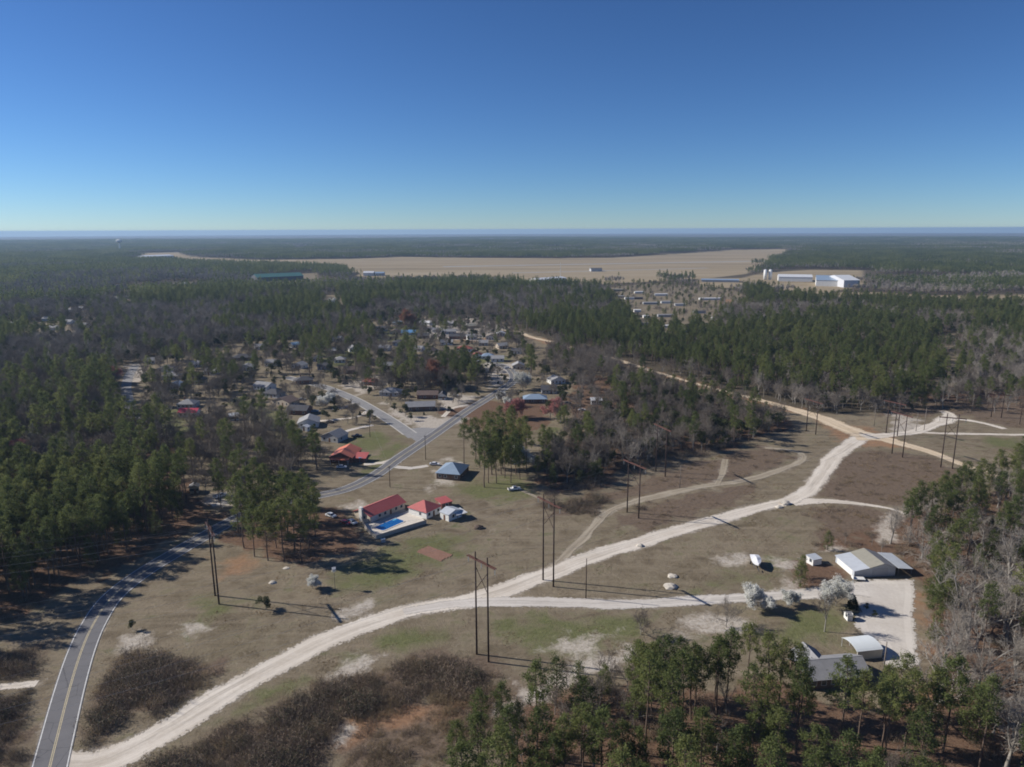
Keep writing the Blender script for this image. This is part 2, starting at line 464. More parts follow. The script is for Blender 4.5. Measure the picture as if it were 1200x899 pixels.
def soft(d, w): return np.clip(0.5 - d / (2 * w), 0, 1)
near_sel = RR.ravel() < 1500
NX, NY = GX[near_sel], GY[near_sel]
wob = (vnoise(NX / 6, NY / 6, 11) - 0.5) * 9 + (vnoise(NX / 2.2, NY / 2.2, 12) - 0.5) * 4
masks = {k: np.zeros(len(GX), np.float32) for k in ('leaf', 'brush', 'grass', 'sand', 'clay', 'field', 'wood')}
for kind, polys in SHAPES.items():
    w = {'leaf': 4.0, 'brush': 4.0, 'grass': 7.0, 'sand': 5.0, 'clay': 5.0}[kind]
    acc = np.zeros(len(NX))
    for P in polys:
        lo, hi = P.min(0) - 25, P.max(0) + 25
        s = (NX > lo[0]) & (NX < hi[0]) & (NY > lo[1]) & (NY < hi[1])
        acc[s] = np.maximum(acc[s], soft(sdf(P, NX[s], NY[s]) + wob[s] * min(1.0, 0.5 + np.sqrt(abs(hi[0]-lo[0])) / 12), w))
    masks[kind][near_sel] = acc
halo = np.zeros(len(NX))
for L, hw in ROADS[3:]:
    lo, hi = L.min(0) - 15, L.max(0) + 15
    s = (NX > lo[0]) & (NX < hi[0]) & (NY > lo[1]) & (NY < hi[1])
    halo[s] = np.maximum(halo[s], 0.75 * soft(line_dist(L, NX[s], NY[s]) - hw - 0.3 + wob[s] * 0.25, 2.2))
halo2 = soft(line_dist(MAIN_ROAD, NX, NY) - 4.3 + wob * 0.12, 0.9) * 0.55
masks['sand'][near_sel] = np.maximum(masks['sand'][near_sel], np.maximum(halo, halo2))
dm = sdf(MANAGED, GX, GY) + (RR.ravel() > 5000) * 0
fm = soft(-dm, 6.0)
fld = np.zeros(len(GX))
for k, P in CLEAR.items():
    lo, hi = P.min(0) - 60, P.max(0) + 60
    s = (GX > lo[0]) & (GX < hi[0]) & (GY > lo[1]) & (GY < hi[1])
    fld[s] = np.maximum(fld[s], soft(sdf(P, GX[s], GY[s]), 6.0))
masks['wood'][:] = fm * (1 - fld)
ffl = np.zeros(len(GX))
for k in ('airfield', 'strip', 'works', 'mast', 'yard_white'):
    ffl = np.maximum(ffl, soft(sdf(CLEAR[k], GX, GY), 6.0))
masks['field'][:] = ffl * fm

gme = tri_mesh(np.stack([GX, GY, GZ], -1), GF, 'ground', smooth=True)
for k, a in masks.items():
    at = gme.attributes.new(k, 'FLOAT', 'POINT'); at.data.foreach_set('value', a.astype(np.float32))

def ground_material():
    m, nt, b = new_mat('ground_cover')
    pos = world_pos(nt)
    nl = noise(nt, 0.022, 5, 0.6, pos); nm = noise(nt, 0.12, 6, 0.65, pos, 0.6); nf = noise(nt, 0.9, 6, 0.7, pos); nx = noise(nt, 4.0, 4, 0.7, pos)
    mp = nt.nodes.new('ShaderNodeMapping'); mp.inputs['Rotation'].default_value = (0, 0, math.radians(-32)); mp.inputs['Scale'].default_value = (0.02, 0.30, 1)
    nt.links.new(pos, mp.inputs['Vector']); ns = noise(nt, 1.0, 4, 0.6, mp.outputs[0])       # mowing streaks
    base = ramp(nt, [(0.28, (0.105, 0.082, 0.056)), (0.44, (0.172, 0.138, 0.097)), (0.56, (0.232, 0.193, 0.138)), (0.70, (0.140, 0.142, 0.072))], nm.outputs[0]).outputs[0]
    base = mixc(nt, math_node(nt, 'MULTIPLY', math_node(nt, 'SUBTRACT', nl.outputs[0], 0.38, True), 1.6, True), base, (0.152, 0.130, 0.080))
    base = mixc(nt, math_node(nt, 'MULTIPLY', math_node(nt, 'SUBTRACT', ns.outputs[0], 0.44, True), 3.4, True), base, (0.24, 0.198, 0.142))
    nb0 = noise(nt, 0.33, 7, 0.78, pos, 1.2)
    def over(c, name, col_lo, col_hi, nz, sharp=2.2, gain=1.0):
        a = attr(nt, name)
        a = math_node(nt, 'ADD', a, math_node(nt, 'MULTIPLY', math_node(nt, 'SUBTRACT', nz.outputs[0], 0.5), 1.5))
        f = math_node(nt, 'MULTIPLY', math_node(nt, 'SUBTRACT', a, 0.42), sharp, True)
        f = math_node(nt, 'MULTIPLY', f, gain)
        cc = ramp(nt, [(0.3, col_lo), (0.7, col_hi)], nf.outputs[0]).outputs[0]
        return mixc(nt, f, c, cc)
    base = mixc(nt, math_node(nt, 'MULTIPLY', math_node(nt, 'SUBTRACT', nb0.outputs[0], 0.60, True), 6.0, True), base, (0.40, 0.35, 0.285))   # bare sandy flecks
    c = over(base, 'grass', (0.090, 0.110, 0.038), (0.150, 0.158, 0.066), nm, 1.8, 0.85)
    c = over(c, 'wood', (0.060, 0.050, 0.036), (0.105, 0.085, 0.060), nm, 3.0)
    c = over(c, 'leaf', (0.105, 0.062, 0.042), (0.185, 0.112, 0.075), nm, 3.0, 0.95)
    c = over(c, 'brush', (0.10, 0.074, 0.056), (0.195, 0.142, 0.105), nm, 2.4, 0.92)
    c = over(c, 'clay', (0.26, 0.135, 0.075), (0.36, 0.215, 0.125), nm, 1.8, 0.75)
    c = over(c, 'sand', (0.34, 0.295, 0.24), (0.60, 0.55, 0.49), nb0, 2.2, 0.92)
    fmp = nt.nodes.new('ShaderNodeMapping'); fmp.inputs['Scale'].default_value = (0.0018, 0.012, 1); nt.links.new(pos, fmp.inputs['Vector'])
    fn = noise(nt, 1.0, 5, 0.65, fmp.outputs[0])                                             # mown strips along the runway
    fbase = ramp(nt, [(0.3, (0.215, 0.170, 0.110)), (0.5, (0.30, 0.24, 0.155)), (0.7, (0.37, 0.305, 0.215))], fn.outputs[0]).outputs[0]
    c = mixc(nt, attr(nt, 'field'), c, fbase)
    # weedy blotches and bare flecks a stride across
    nb_ = noise(nt, 0.42, 5, 0.75, pos, 1.0)
    c = mixc(nt, math_node(nt, 'MULTIPLY', math_node(nt, 'SUBTRACT', nb_.outputs[0], 0.54, True), 5.0, True), c, mixc(nt, 1.0, c, (0.66, 0.63, 0.60), 'MULTIPLY'))
    c = mixc(nt, math_node(nt, 'MULTIPLY', math_node(nt, 'SUBTRACT', 0.44, nb_.outputs[0], True), 3.0, True), c, mixc(nt, 1.0, c, (1.35, 1.30, 1.22), 'MULTIPLY'))
    # thin bleached tufts and dark litter at hand size
    c = mixc(nt, math_node(nt, 'MULTIPLY', math_node(nt, 'SUBTRACT', nx.outputs[0], 0.52, True), 3.2, True), c, (0.31, 0.27, 0.20))
    c = mixc(nt, math_node(nt, 'MULTIPLY', math_node(nt, 'SUBTRACT', 0.45, nf.outputs[0], True), 2.6, True), c, mixc(nt, 1.0, c, (0.52, 0.48, 0.45), 'MULTIPLY'))
    nt.links.new(c, b.inputs['Base Color'])
    b.inputs['Roughness'].default_value = 0.95; b.inputs['Specular IOR Level'].default_value = 0.05
    h = math_node(nt, 'ADD', math_node(nt, 'MULTIPLY', nf.outputs[0], 1.0), math_node(nt, 'MULTIPLY', nx.outputs[0], 0.35))
    bump(nt, h, b, 0.75, 0.35)
    return m
gme.materials.append(ground_material())
g_ob = obj('ground', gme); tag(g_ob, kind='structure')

# ------------------------------------------------------------------ roads, tracks
def strip(name, L, halfw, mat, lift, parent=None, wob=0.0, off=0.0, widths=None, seed=1):
    n = len(L)
    T = np.gradient(L, axis=0); T /= np.linalg.norm(T, axis=1)[:, None] + 1e-9
    N = np.stack([-T[:, 1], T[:, 0]], -1)
    C = L + N * off
    hw = np.full(n, halfw) if widths is None else np.interp(np.linspace(0, 1, n), np.linspace(0, 1, len(widths)), widths)
    s = np.arange(n) * 0.35
    wl = hw + wob * (vnoise(s, s * 0 + seed, seed) - 0.5) * 2 ; wr = hw + wob * (vnoise(s, s * 0 + seed + 9, seed + 3) - 0.5) * 2
    cols = [-1.0, -0.72, -0.3, 0.0, 0.3, 0.72, 1.0] if wob > 0 else [-1.0, 1.0]
    V = []; E = []
    for k, c in enumerate(cols):
        w = wl if c < 0 else wr
        P = C - N * (c * w)[:, None] * -1
        V.append(np.stack([P[:, 0], P[:, 1], terrain(P[:, 0], P[:, 1]) + lift], -1)); E.append(np.full(n, 1 - abs(c)))
    m = len(cols)
    V = np.stack(V, 1).reshape(-1, 3); E = np.stack(E, 1).ravel(); A = np.repeat(np.arange(n), m) * 1.0
    i = np.arange(n - 1)[:, None] * m; j = np.arange(m - 1)[None, :]
    F = np.stack([i + j, i + m + j, i + m + j + 1, i + j + 1], -1).reshape(-1, 4)
    F = F[:, ::-1]
    me = tri_mesh(V, F, name, [mat])
    # make the faces look up
    if me.polygons[0].normal.z < 0: me.flip_normals()
    at = me.attributes.new('edge', 'FLOAT', 'POINT'); at.data.foreach_set('value', E.astype(np.float32))
    dist = np.concatenate([[0], np.cumsum(np.linalg.norm(np.diff(L, axis=0), axis=1))])
    lane = np.stack([np.tile(np.array(cols), n) * np.repeat(hw, m), np.repeat(dist, m), np.full(n * m, seed * 7.0)], -1)
    at = me.attributes.new('lane', 'FLOAT_VECTOR', 'POINT'); at.data.foreach_set('vector', lane.astype(np.float32).ravel())
    o = obj(name, me, parent)
    if parent is None: tag(o, kind='structure')
    return o

def sand_material(name, lo, hi, rut):
    m, nt, b = new_mat(name)
    pos = world_pos(nt)
    n1 = noise(nt, 0.10, 5, 0.6, pos, 0.5); n2 = noise(nt, 1.1, 6, 0.7, pos); n3 = noise(nt, 5.0, 4, 0.7, pos)
    e = attr(nt, 'edge')
    c = ramp(nt, [(0.3, lo), (0.7, hi)], n1.outputs[0]).outputs[0]
    c = mixc(nt, math_node(nt, 'MULTIPLY', math_node(nt, 'SUBTRACT', n2.outputs[0], 0.42, True), 1.8, True), c, rut)
    # wheel marks drawn out along the track
    la = nt.nodes.new('ShaderNodeAttribute'); la.attribute_name = 'lane'
    mp = nt.nodes.new('ShaderNodeMapping'); mp.inputs['Scale'].default_value = (1.3, 0.035, 1)
    nt.links.new(la.outputs['Vector'], mp.inputs['Vector']); n4 = noise(nt, 1.0, 5, 0.7, mp.outputs[0], 0.4)
    c = mixc(nt, math_node(nt, 'MULTIPLY', math_node(nt, 'SUBTRACT', n4.outputs[0], 0.5, True), 4.0, True), c, tuple(x * 0.66 for x in lo))
    c = mixc(nt, math_node(nt, 'MULTIPLY', math_node(nt, 'SUBTRACT', 0.46, n4.outputs[0], True), 4.0, True), c, tuple(min(1, x * 1.15) for x in hi))
    # two worn bands
    w = nt.nodes.new('ShaderNodeMath'); w.operation = 'COMPARE'; nt.links.new(e, w.inputs[0]); w.inputs[1].default_value = 0.52; w.inputs[2].default_value = 0.16
    c = mixc(nt, math_node(nt, 'MULTIPLY', w.outputs[0], 0.30), c, tuple(min(1, x * 1.12) for x in hi))
    nt.links.new(c, b.inputs['Base Color'])
    b.inputs['Roughness'].default_value = 0.95; b.inputs['Specular IOR Level'].default_value = 0.05
    bump(nt, math_node(nt, 'ADD', n2.outputs[0], math_node(nt, 'MULTIPLY', n3.outputs[0], 0.4)), b, 0.5, 0.12)
    n5 = noise(nt, 0.22, 3, 0.6, pos)
    a = math_node(nt, 'ADD', math_node(nt, 'MULTIPLY', e, 2.3), math_node(nt, 'MULTIPLY', math_node(nt, 'SUBTRACT', n2.outputs[0], 0.5), 2.6))
    a = math_node(nt, 'ADD', a, math_node(nt, 'MULTIPLY', math_node(nt, 'SUBTRACT', n5.outputs[0], 0.5), 1.6))
    a = math_node(nt, 'MULTIPLY', math_node(nt, 'SUBTRACT', a, 0.25), 3.0, True)
    nt.links.new(a, b.inputs['Alpha'])
    return m
M_SAND = sand_material('track_sand', (0.53, 0.47, 0.395), (0.69, 0.635, 0.56), (0.46, 0.395, 0.32))
M_SAND_O = sand_material('track_clay_sand', (0.52, 0.41, 0.28), (0.66, 0.555, 0.42), (0.44, 0.32, 0.205))
M_GRAVEL = sand_material('drive_gravel', (0.48, 0.44, 0.395), (0.62, 0.58, 0.53), (0.42, 0.38, 0.335))
M_FAINT = sand_material('worn_path', (0.29, 0.245, 0.185), (0.40, 0.35, 0.275), (0.21, 0.175, 0.125))

strip('sand_track', SAND_MAIN, 4.2, M_SAND, 0.045, wob=0.9, widths=[5.5, 4.6, 4.4, 4.6, 4.9, 4.4, 4.0, 4.2, 4.4, 4.6, 6.0], seed=2)
strip('gravel_drive', DRIVEWAY, 3.2, M_GRAVEL, 0.06, wob=0.5, widths=[2.0, 3.4, 3.2, 3.0, 3.0, 3.0, 4.0], seed=4)
strip('clay_track', TRACK_BACK, 3.2, M_SAND_O, 0.055, wob=0.9, widths=[8.5, 5.5, 2.6, 2.6, 3.6, 3.6, 3.6, 4.0, 4.5], seed=5)
strip('clay_track', TRACK_EAST, 2.8, M_SAND_O, 0.05, wob=0.7, widths=[9, 5.0, 3.4, 2.8, 2.6], seed=6)
strip('clay_track', TRACK_NORTH, 3.0, M_SAND, 0.065, wob=0.8, widths=[6, 3.6, 4.5, 4.0, 6.5, 3], seed=7)
strip('sand_track', TRACK_RIM, 2.0, M_SAND, 0.04, wob=0.5, seed=8)
strip('sand_track', TRACK_HOOK, 2.4, M_SAND, 0.05, wob=0.6, seed=9)
strip('sand_track', TRACK_MID, 2.2, M_FAINT, 0.04, wob=0.9, widths=[1.8, 2.2, 2.4, 2.9, 2.1, 2.1, 1.9, 1.4], seed=10)
strip('footpath', TRACK_SPUR, 1.8, M_FAINT, 0.045, wob=0.6, seed=11)
strip('sand_track', TRACK_SOUTH, 2.2, M_SAND, 0.04, wob=0.6, widths=[5, 3.0, 1.8, 1.2], seed=12)
strip('sand_drive', LEFT_DRIVE, 1.6, M_SAND, 0.04, wob=0.3, seed=13)
strip('footpath', TRACK_PATH, 1.6, M_FAINT, 0.035, wob=0.7, seed=14)

def flat_patch(name, P, mat, lift, parent=None):
    """a fan-free grid patch clipped to a polygon, with an edge attribute"""
    lo, hi = P.min(0) - 2, P.max(0) + 2
    nx, ny = int((hi[0] - lo[0]) / 1.2) + 2, int((hi[1] - lo[1]) / 1.2) + 2
    X, Y = np.meshgrid(np.linspace(lo[0], hi[0], nx), np.linspace(lo[1], hi[1], ny))
    d = sdf(P, X.ravel(), Y.ravel()).reshape(X.shape)
    keep = d < 1.5
    idx = np.arange(X.size).reshape(X.shape)
    F = np.stack([idx[:-1, :-1], idx[:-1, 1:], idx[1:, 1:], idx[1:, :-1]], -1)
    kk = keep[:-1, :-1] & keep[:-1, 1:] & keep[1:, 1:] & keep[1:, :-1]
    F = F[kk]
    me = tri_mesh(np.stack([X.ravel(), Y.ravel(), terrain(X.ravel(), Y.ravel()) + lift], -1), F, name, [mat])
    at = me.attributes.new('edge', 'FLOAT', 'POINT'); at.data.foreach_set('value', np.clip((1.2 - d.ravel()) / 5, 0, 1).astype(np.float32))
    o = obj(name, me, parent)
    if parent is None: tag(o, kind='structure')
    return o
RUNWAY = np.array([ground(520, 312), ground(920, 308)])
M_RUN = plain('runway_concrete', (0.30, 0.29, 0.28), 0.9, 0.1, 0.02)
strip('runway', np.stack([np.linspace(RUNWAY[0][0], RUNWAY[1][0], 30), np.linspace(RUNWAY[0][1], RUNWAY[1][1], 30)], -1), 22.0, M_RUN, 0.12)
TAXI = np.array([ground(600, 320), ground(830, 316)])
strip('taxiway', np.stack([np.linspace(TAXI[0][0], TAXI[1][0], 30), np.linspace(TAXI[0][1], TAXI[1][1], 30)], -1), 10.0, M_RUN, 0.12)
flat_patch('gravel_yard', YARD, M_GRAVEL, 0.05)

def asphalt_material(name, lo, hi):
    m, nt, b = new_mat(name)
    pos = world_pos(nt)
    n1 = noise(nt, 0.18, 5, 0.65, pos); n2 = noise(nt, 2.5, 5, 0.7, pos)
    c = ramp(nt, [(0.3, lo), (0.7, hi)], n1.outputs[0]).outputs[0]
    c = mixc(nt, math_node(nt, 'MULTIPLY', n2.outputs[0], 0.4), c, tuple(x * 0.7 for x in lo))
    v = nt.nodes.new('ShaderNodeTexVoronoi'); v.feature = 'DISTANCE_TO_EDGE'; v.inputs['Scale'].default_value = 0.14
    nd = noise(nt, 0.6, 3, 0.6, pos)
    nt.links.new(mixc(nt, 0.25, pos, nd.outputs[1], 'LINEAR_LIGHT'), v.inputs['Vector'])
    cr = math_node(nt, 'LESS_THAN', v.outputs['Distance'], 0.008)
    c = mixc(nt, math_node(nt, 'MULTIPLY', cr, 0.45), c, (0.04, 0.04, 0.042))
    nt.links.new(c, b.inputs['Base Color']); b.inputs['Roughness'].default_value = 0.85; b.inputs['Specular IOR Level'].default_value = 0.2
    return m
M_ASPH = asphalt_material('road_asphalt', (0.150, 0.148, 0.155), (0.185, 0.182, 0.19))
M_ASPH_P = asphalt_material('street_asphalt', (0.24, 0.235, 0.235), (0.30, 0.295, 0.29))
M_LINE_W = plain('road_paint_white', (0.62, 0.62, 0.60), 0.7, 0.25, 1.5)
M_LINE_Y = plain('road_paint_yellow', (0.50, 0.43, 0.28), 0.7, 0.25, 1.5)
M_CONC = plain('concrete', (0.48, 0.46, 0.42), 0.85, 0.12, 0.8)

road = strip('asphalt_road', MAIN_ROAD, 3.45, M_ASPH, 0.075)
for s in (-1, 1):
    strip('edge_line', MAIN_ROAD, 0.11, M_LINE_W, 0.081, road, off=s * 3.15)
    strip('center_line', MAIN_ROAD, 0.085, M_LINE_Y, 0.081, road, off=s * 0.16)
side = strip('side_street', SIDE_STREET[4:], 3.5, M_ASPH_P, 0.064)
for s in (-1, 1): strip('street_edge', SIDE_STREET[6:], 0.35, M_CONC, 0.068, side, off=s * 3.6)
strip('residential_street', LEFT_STREET, 3.2, M_ASPH_P, 0.06)
flare = poly((470,502),(493,501),(516,502),(503,510),(497,515),(488,516),(480,511))
flat_patch('street_apron', flare, M_ASPH_P, 0.058)
for k, pts in enumerate([((425,543),(448,541),(462,536)), ((388,478),(400,477),(416,469)), ((372,492),(395,490),(418,487),(430,480)), ((400,505),(420,500),(436,497)),
                         ((518,488),(530,478),(548,474)), ((500,545),(480,548),(462,546)), ((575,438),(590,442),(600,444)), ((246,590),(255,588),(270,586)), ((605,432),(612,430),(620,434))]):
    strip('house_drive', smooth_line(pts), 1.9, M_GRAVEL if k % 2 else M_SAND, 0.05, wob=0.3, seed=30 + k)


# ------------------------------------------------------------------ tree shapes
print('tree shapes...')
def tri_tube(P, R, n=5):
    """tapered tube along points P with radii R -> verts, tris"""
    P = np.asarray(P, float); V = []; F = []
    k = len(P)
    for i in range(k):
        d = P[min(i + 1, k - 1)] - P[max(i - 1, 0)]
        d = d / (np.linalg.norm(d) + 1e-9)
        a = np.cross(d, (0.31, 0.94, 0.12)); a /= np.linalg.norm(a) + 1e-9
        b = np.cross(d, a)
        for j in range(n):
            t = 2 * math.pi * j / n
            V.append(P[i] + (a * math.cos(t) + b * math.sin(t)) * R[i])
    for i in range(k - 1):
        for j in range(n):
            q0 = i * n + j; q1 = i * n + (j + 1) % n
            F.append((q0, q1, q1 + n)); F.append((q0, q1 + n, q0 + n))
    return np.array(V), np.array(F)
class TB:
    """triangle soup"""
    def __init__(s): s.V = []; s.F = []; s.n = 0
    def add(s, V, F):
        if len(V) == 0: return
        s.V.append(np.asarray(V, float)); s.F.append(np.asarray(F) + s.n); s.n += len(V)
    def tube(s, P, R, n=5): s.add(*tri_tube(P, R, n))
    def leaves(s, C, rng, k, spread, ln, wd, up=0.25):
        """k small triangles about each centre"""
        C = np.repeat(np.asarray(C, float), k, 0); N = len(C)
        d = rng.normal(size=(N, 3)); d[:, 2] += up; d /= np.linalg.norm(d, axis=1)[:, None]
        o = rng.normal(size=(N, 3)) * spread
        e = rng.normal(size=(N, 3)); e -= d * (e * d).sum(1)[:, None]; e /= np.linalg.norm(e, axis=1)[:, None] + 1e-9
        L = (ln * rng.uniform(0.7, 1.3, N))[:, None]; W = (wd * rng.uniform(0.7, 1.3, N))[:, None]
        c = C + o
        V = np.stack([c - e * W * 0.5 - d * L * 0.4, c + e * W * 0.5 - d * L * 0.4, c + d * L * 0.6], 1).reshape(-1, 3)
        s.add(V, np.arange(N * 3).reshape(-1, 3))
    def spikes(s, A, B, w, rng):
        """thin triangles from A to B, w wide at A"""
        A = np.asarray(A, float); B = np.asarray(B, float); N = len(A)
        if N == 0: return
        d = B - A; e = np.cross(d, rng.normal(size=(N, 3))); e /= np.linalg.norm(e, axis=1)[:, None] + 1e-9
        e *= np.asarray(w).reshape(-1, 1) * 0.5 if np.ndim(w) else w * 0.5
        V = np.stack([A - e, A + e, B], 1).reshape(-1, 3)
        s.add(V, np.arange(N * 3).reshape(-1, 3))
    def get(s):
        return np.concatenate(s.V), np.concatenate(s.F)

def make_pine(seed, h=20.0, cb=0.48, R=3.4, nb=46, k=13, ln=0.68, wd=0.30, lean=0.35):
    rng = np.random.default_rng(seed)
    tr, cr = TB(), TB()
    zs = np.linspace(0, h * 0.985, 9)
    bx = np.cumsum(rng.normal(0, lean * 0.35, 9)); by = np.cumsum(rng.normal(0, lean * 0.35, 9)); bx -= bx[0]; by -= by[0]
    P = np.stack([bx, by, zs], -1); P[0, 2] = -0.4
    r0 = 0.0105 * h
    tr.tube(P, r0 * (1 - 0.88 * (zs / h)) + 0.02, 6)
    def at(z): return np.array([np.interp(z, zs, bx), np.interp(z, zs, by), z])
    for _ in range(int(nb * 0.16)):                                   # dead stubs under the crown
        z = h * rng.uniform(min(0.22, cb * 0.4), cb); a = rng.uniform(0, 6.283); L = rng.uniform(0.6, 1.8)
        p = at(z); tr.spikes([p], [p + np.array([math.cos(a) * L, math.sin(a) * L, 0.1])], 0.07, rng)
    cl = []
    gap_a = rng.uniform(0, 6.283)
    for i in range(nb):
        t = (i + rng.uniform(0, 1)) / nb
        z = h * (cb + (0.985 - cb) * t)
        prof = (0.50 + 0.50 * math.sin(math.pi * min(1, 0.15 + t * 0.80))) * max(0.0, 1 - t) ** 0.27
        a = i * 2.39996 + rng.normal(0, 0.5)
        L = R * prof * rng.uniform(0.5, 1.3) * (1 + 0.25 * math.cos(a - gap_a)) + 0.35
        up = rng.uniform(-0.05, 0.42) + 0.35 * t
        p0 = at(z - 0.25 * L * 0.4)
        d = np.array([math.cos(a), math.sin(a), up]); d /= np.linalg.norm(d)
        p1 = p0 + d * L * 0.55 + np.array([0, 0, -0.03 * L]); p2 = p0 + d * L + np.array([0, 0, 0.10 * L])
        tr.tube([p0, p1, p2], [0.055 + 0.010 * L, 0.04, 0.015], 3)
        m = max(2, int(L * 1.5))
        for j in range(m):
            f = 0.52 + 0.48 * (j + rng.uniform(0.2, 0.9)) / m
            q = (p0 + (p1 - p0) * (f / 0.55)) if f < 0.55 else (p1 + (p2 - p1) * ((f - 0.55) / 0.45))
            cl.append(q + rng.normal(0, 0.22 + 0.10 * L * (1 - f), 3) + np.array([0, 0, 0.15]))
    top = at(h * 0.985)
    for _ in range(5): cl.append(top + rng.normal(0, 0.28, 3))
    cr.leaves(cl, rng, k, 0.36, ln, wd, 0.45)
    return tr.get(), cr.get()

def make_bare(seed, h=15.0, spread=0.62, trunk=0.28, nl=6, twig=0.05, dense=1.0, buds=None, budsize=0.28, budn=2, thick=1.0):
    rng = np.random.default_rng(seed)
    tr, cr = TB(), TB()
    A, B, W = [], [], []
    bud = []
    def unit(v): return v / (np.linalg.norm(v) + 1e-9)
    def limb(p, d, L, r, lvl):
        n = 4 if lvl <= 1 else 3
        P = [p]; q = p.copy(); dd = d.copy()
        for i in range(n):
            dd = unit(dd + rng.normal(0, 0.16 + 0.05 * lvl, 3) + np.array([0, 0, 0.10]))
            q = q + dd * L / n; P.append(q)
        R = np.linspace(r, r * 0.45, n + 1)
        (tr if lvl <= 1 else cr).tube(P, R, 5 if lvl == 0 else (4 if lvl == 1 else 3))
        nc = {1: int(round(6 * dense)), 2: int(round(6 * dense))}.get(lvl, 0)
        if lvl in (1, 2):
            for i in range(nc):
                f = 0.28 + 0.72 * (i + rng.uniform(0, 1)) / nc
                k = min(int(f * n), n - 1); g = f * n - k
                b0 = P[k] + (P[k + 1] - P[k]) * g
                ax = unit(P[k + 1] - P[k])
                side = unit(np.cross(ax, rng.normal(size=3)))
                nd = unit(ax * rng.uniform(0.5, 0.9) + side * rng.uniform(0.5, 0.95) + np.array([0, 0, 0.12]))
                limb(b0, nd, L * rng.uniform(0.38, 0.62) * (1.15 - 0.4 * f), r * 0.42 * (1.1 - 0.4 * f) + 0.008, lvl + 1)
        if lvl >= 2:
            m = int((7 if lvl == 3 else 4) * dense)
            for i in range(m):
                f = (i + rng.uniform(0, 1)) / m
                k = min(int(f * n), n - 1); b0 = P[k] + (P[k + 1] - P[k]) * (f * n - k)
                ax = unit(P[k + 1] - P[k])
                nd = unit(ax * 0.7 + unit(rng.normal(size=3)) * 0.75 + np.array([0, 0, 0.15]))
                tl = h * rng.uniform(0.045, 0.09)
                A.append(b0); B.append(b0 + nd * tl); W.append(twig)
                for _ in range(2):
                    s0 = b0 + nd * tl * rng.uniform(0.3, 0.8); sd = unit(nd + rng.normal(0, 0.55, 3))
                    A.append(s0); B.append(s0 + sd * tl * rng.uniform(0.35, 0.65)); W.append(twig * 0.75)
                    if buds is not None: bud.append(B[-1])
                if buds is not None: bud.append(B[-1])
    r = 0.014 * h * thick
    th = h * trunk
    base = np.array([0, 0, -0.3]); fork = np.array([rng.normal(0, 0.25), rng.normal(0, 0.25), th])
    tr.tube([base, (base + fork) * 0.5 + np.array([rng.normal(0, 0.1), 0, 0]), fork], [r * 1.25, r, r * 0.85], 6)
    for i in range(nl):
        a = 2 * math.pi * (i + rng.uniform(-0.3, 0.3)) / nl
        tilt = rng.uniform(0.25, 1.0) * spread
        d = np.array([math.cos(a) * math.sin(tilt), math.sin(a) * math.sin(tilt), math.cos(tilt)])
        if i == 0: d = unit(np.array([rng.normal(0, 0.1), rng.normal(0, 0.1), 1.0]))
        limb(fork - np.array([0, 0, rng.uniform(0, 0.25) * th]), d, (h - th) * rng.uniform(0.62, 0.88), r * 0.62, 1)
    cr.spikes(A, B, np.array(W), rng)
    bl = None
    if buds is not None:
        bb = TB(); bb.leaves(bud, rng, budn, 0.22, budsize, budsize * 0.85, 0.1); bl = bb.get()
    return tr.get(), cr.get(), bl

def make_ever(seed, h=11.0, R=3.2, k=9):
    """rounded leafy evergreen (oak, magnolia) with an uneven outline"""
    rng = np.random.default_rng(seed)
    tr, cr = TB(), TB()
    tr.tube([(0, 0, -0.3), (rng.normal(0, .2), rng.normal(0, .2), h * 0.4), (rng.normal(0, .3), rng.normal(0, .3), h * 0.8)], [0.02 * h, 0.014 * h, 0.004 * h], 5)
    cl = []
    lob = [(rng.normal(0, R * 0.42), rng.normal(0, R * 0.42), h * rng.uniform(0.34, 0.84), R * rng.uniform(0.35, 0.62)) for _ in range(9)]
    for x, y, z, r in lob:
        tr.tube([(0, 0, h * 0.3), (x, y, z)], [0.008 * h, 0.003 * h], 3)
        n = int(34 * (r / (R * 0.5)) ** 2)
        v = rng.normal(size=(n, 3)); v /= np.linalg.norm(v, axis=1)[:, None]
        cl.append(np.array([x, y, z]) + v * r * rng.uniform(0.55, 1.05, (n, 1)) * np.array([1, 1, 0.85]))
    cr.leaves(np.concatenate(cl), rng, k, 0.26, 0.42, 0.30, 0.2)
    return tr.get(), cr.get()

def make_cedar(seed, h=5.0, R=1.3):
    rng = np.random.default_rng(seed)
    tr, cr = TB(), TB()
    tr.tube([(0, 0, -0.2), (0, 0, h * 0.9)], [0.10, 0.02], 5)
    n = 420
    t = rng.uniform(0, 1, n) ** 0.8; a = rng.uniform(0, 6.283, n)
    rr = R * np.minimum(1, (1 - t) * 1.5 + 0.08) * rng.uniform(0.72, 1.05, n)
    cr.leaves(np.stack([rr * np.cos(a), rr * np.sin(a), 0.15 + t * (h - 0.2)], -1), rng, 6, 0.13, 0.34, 0.22, 0.6)
    return tr.get(), cr.get()

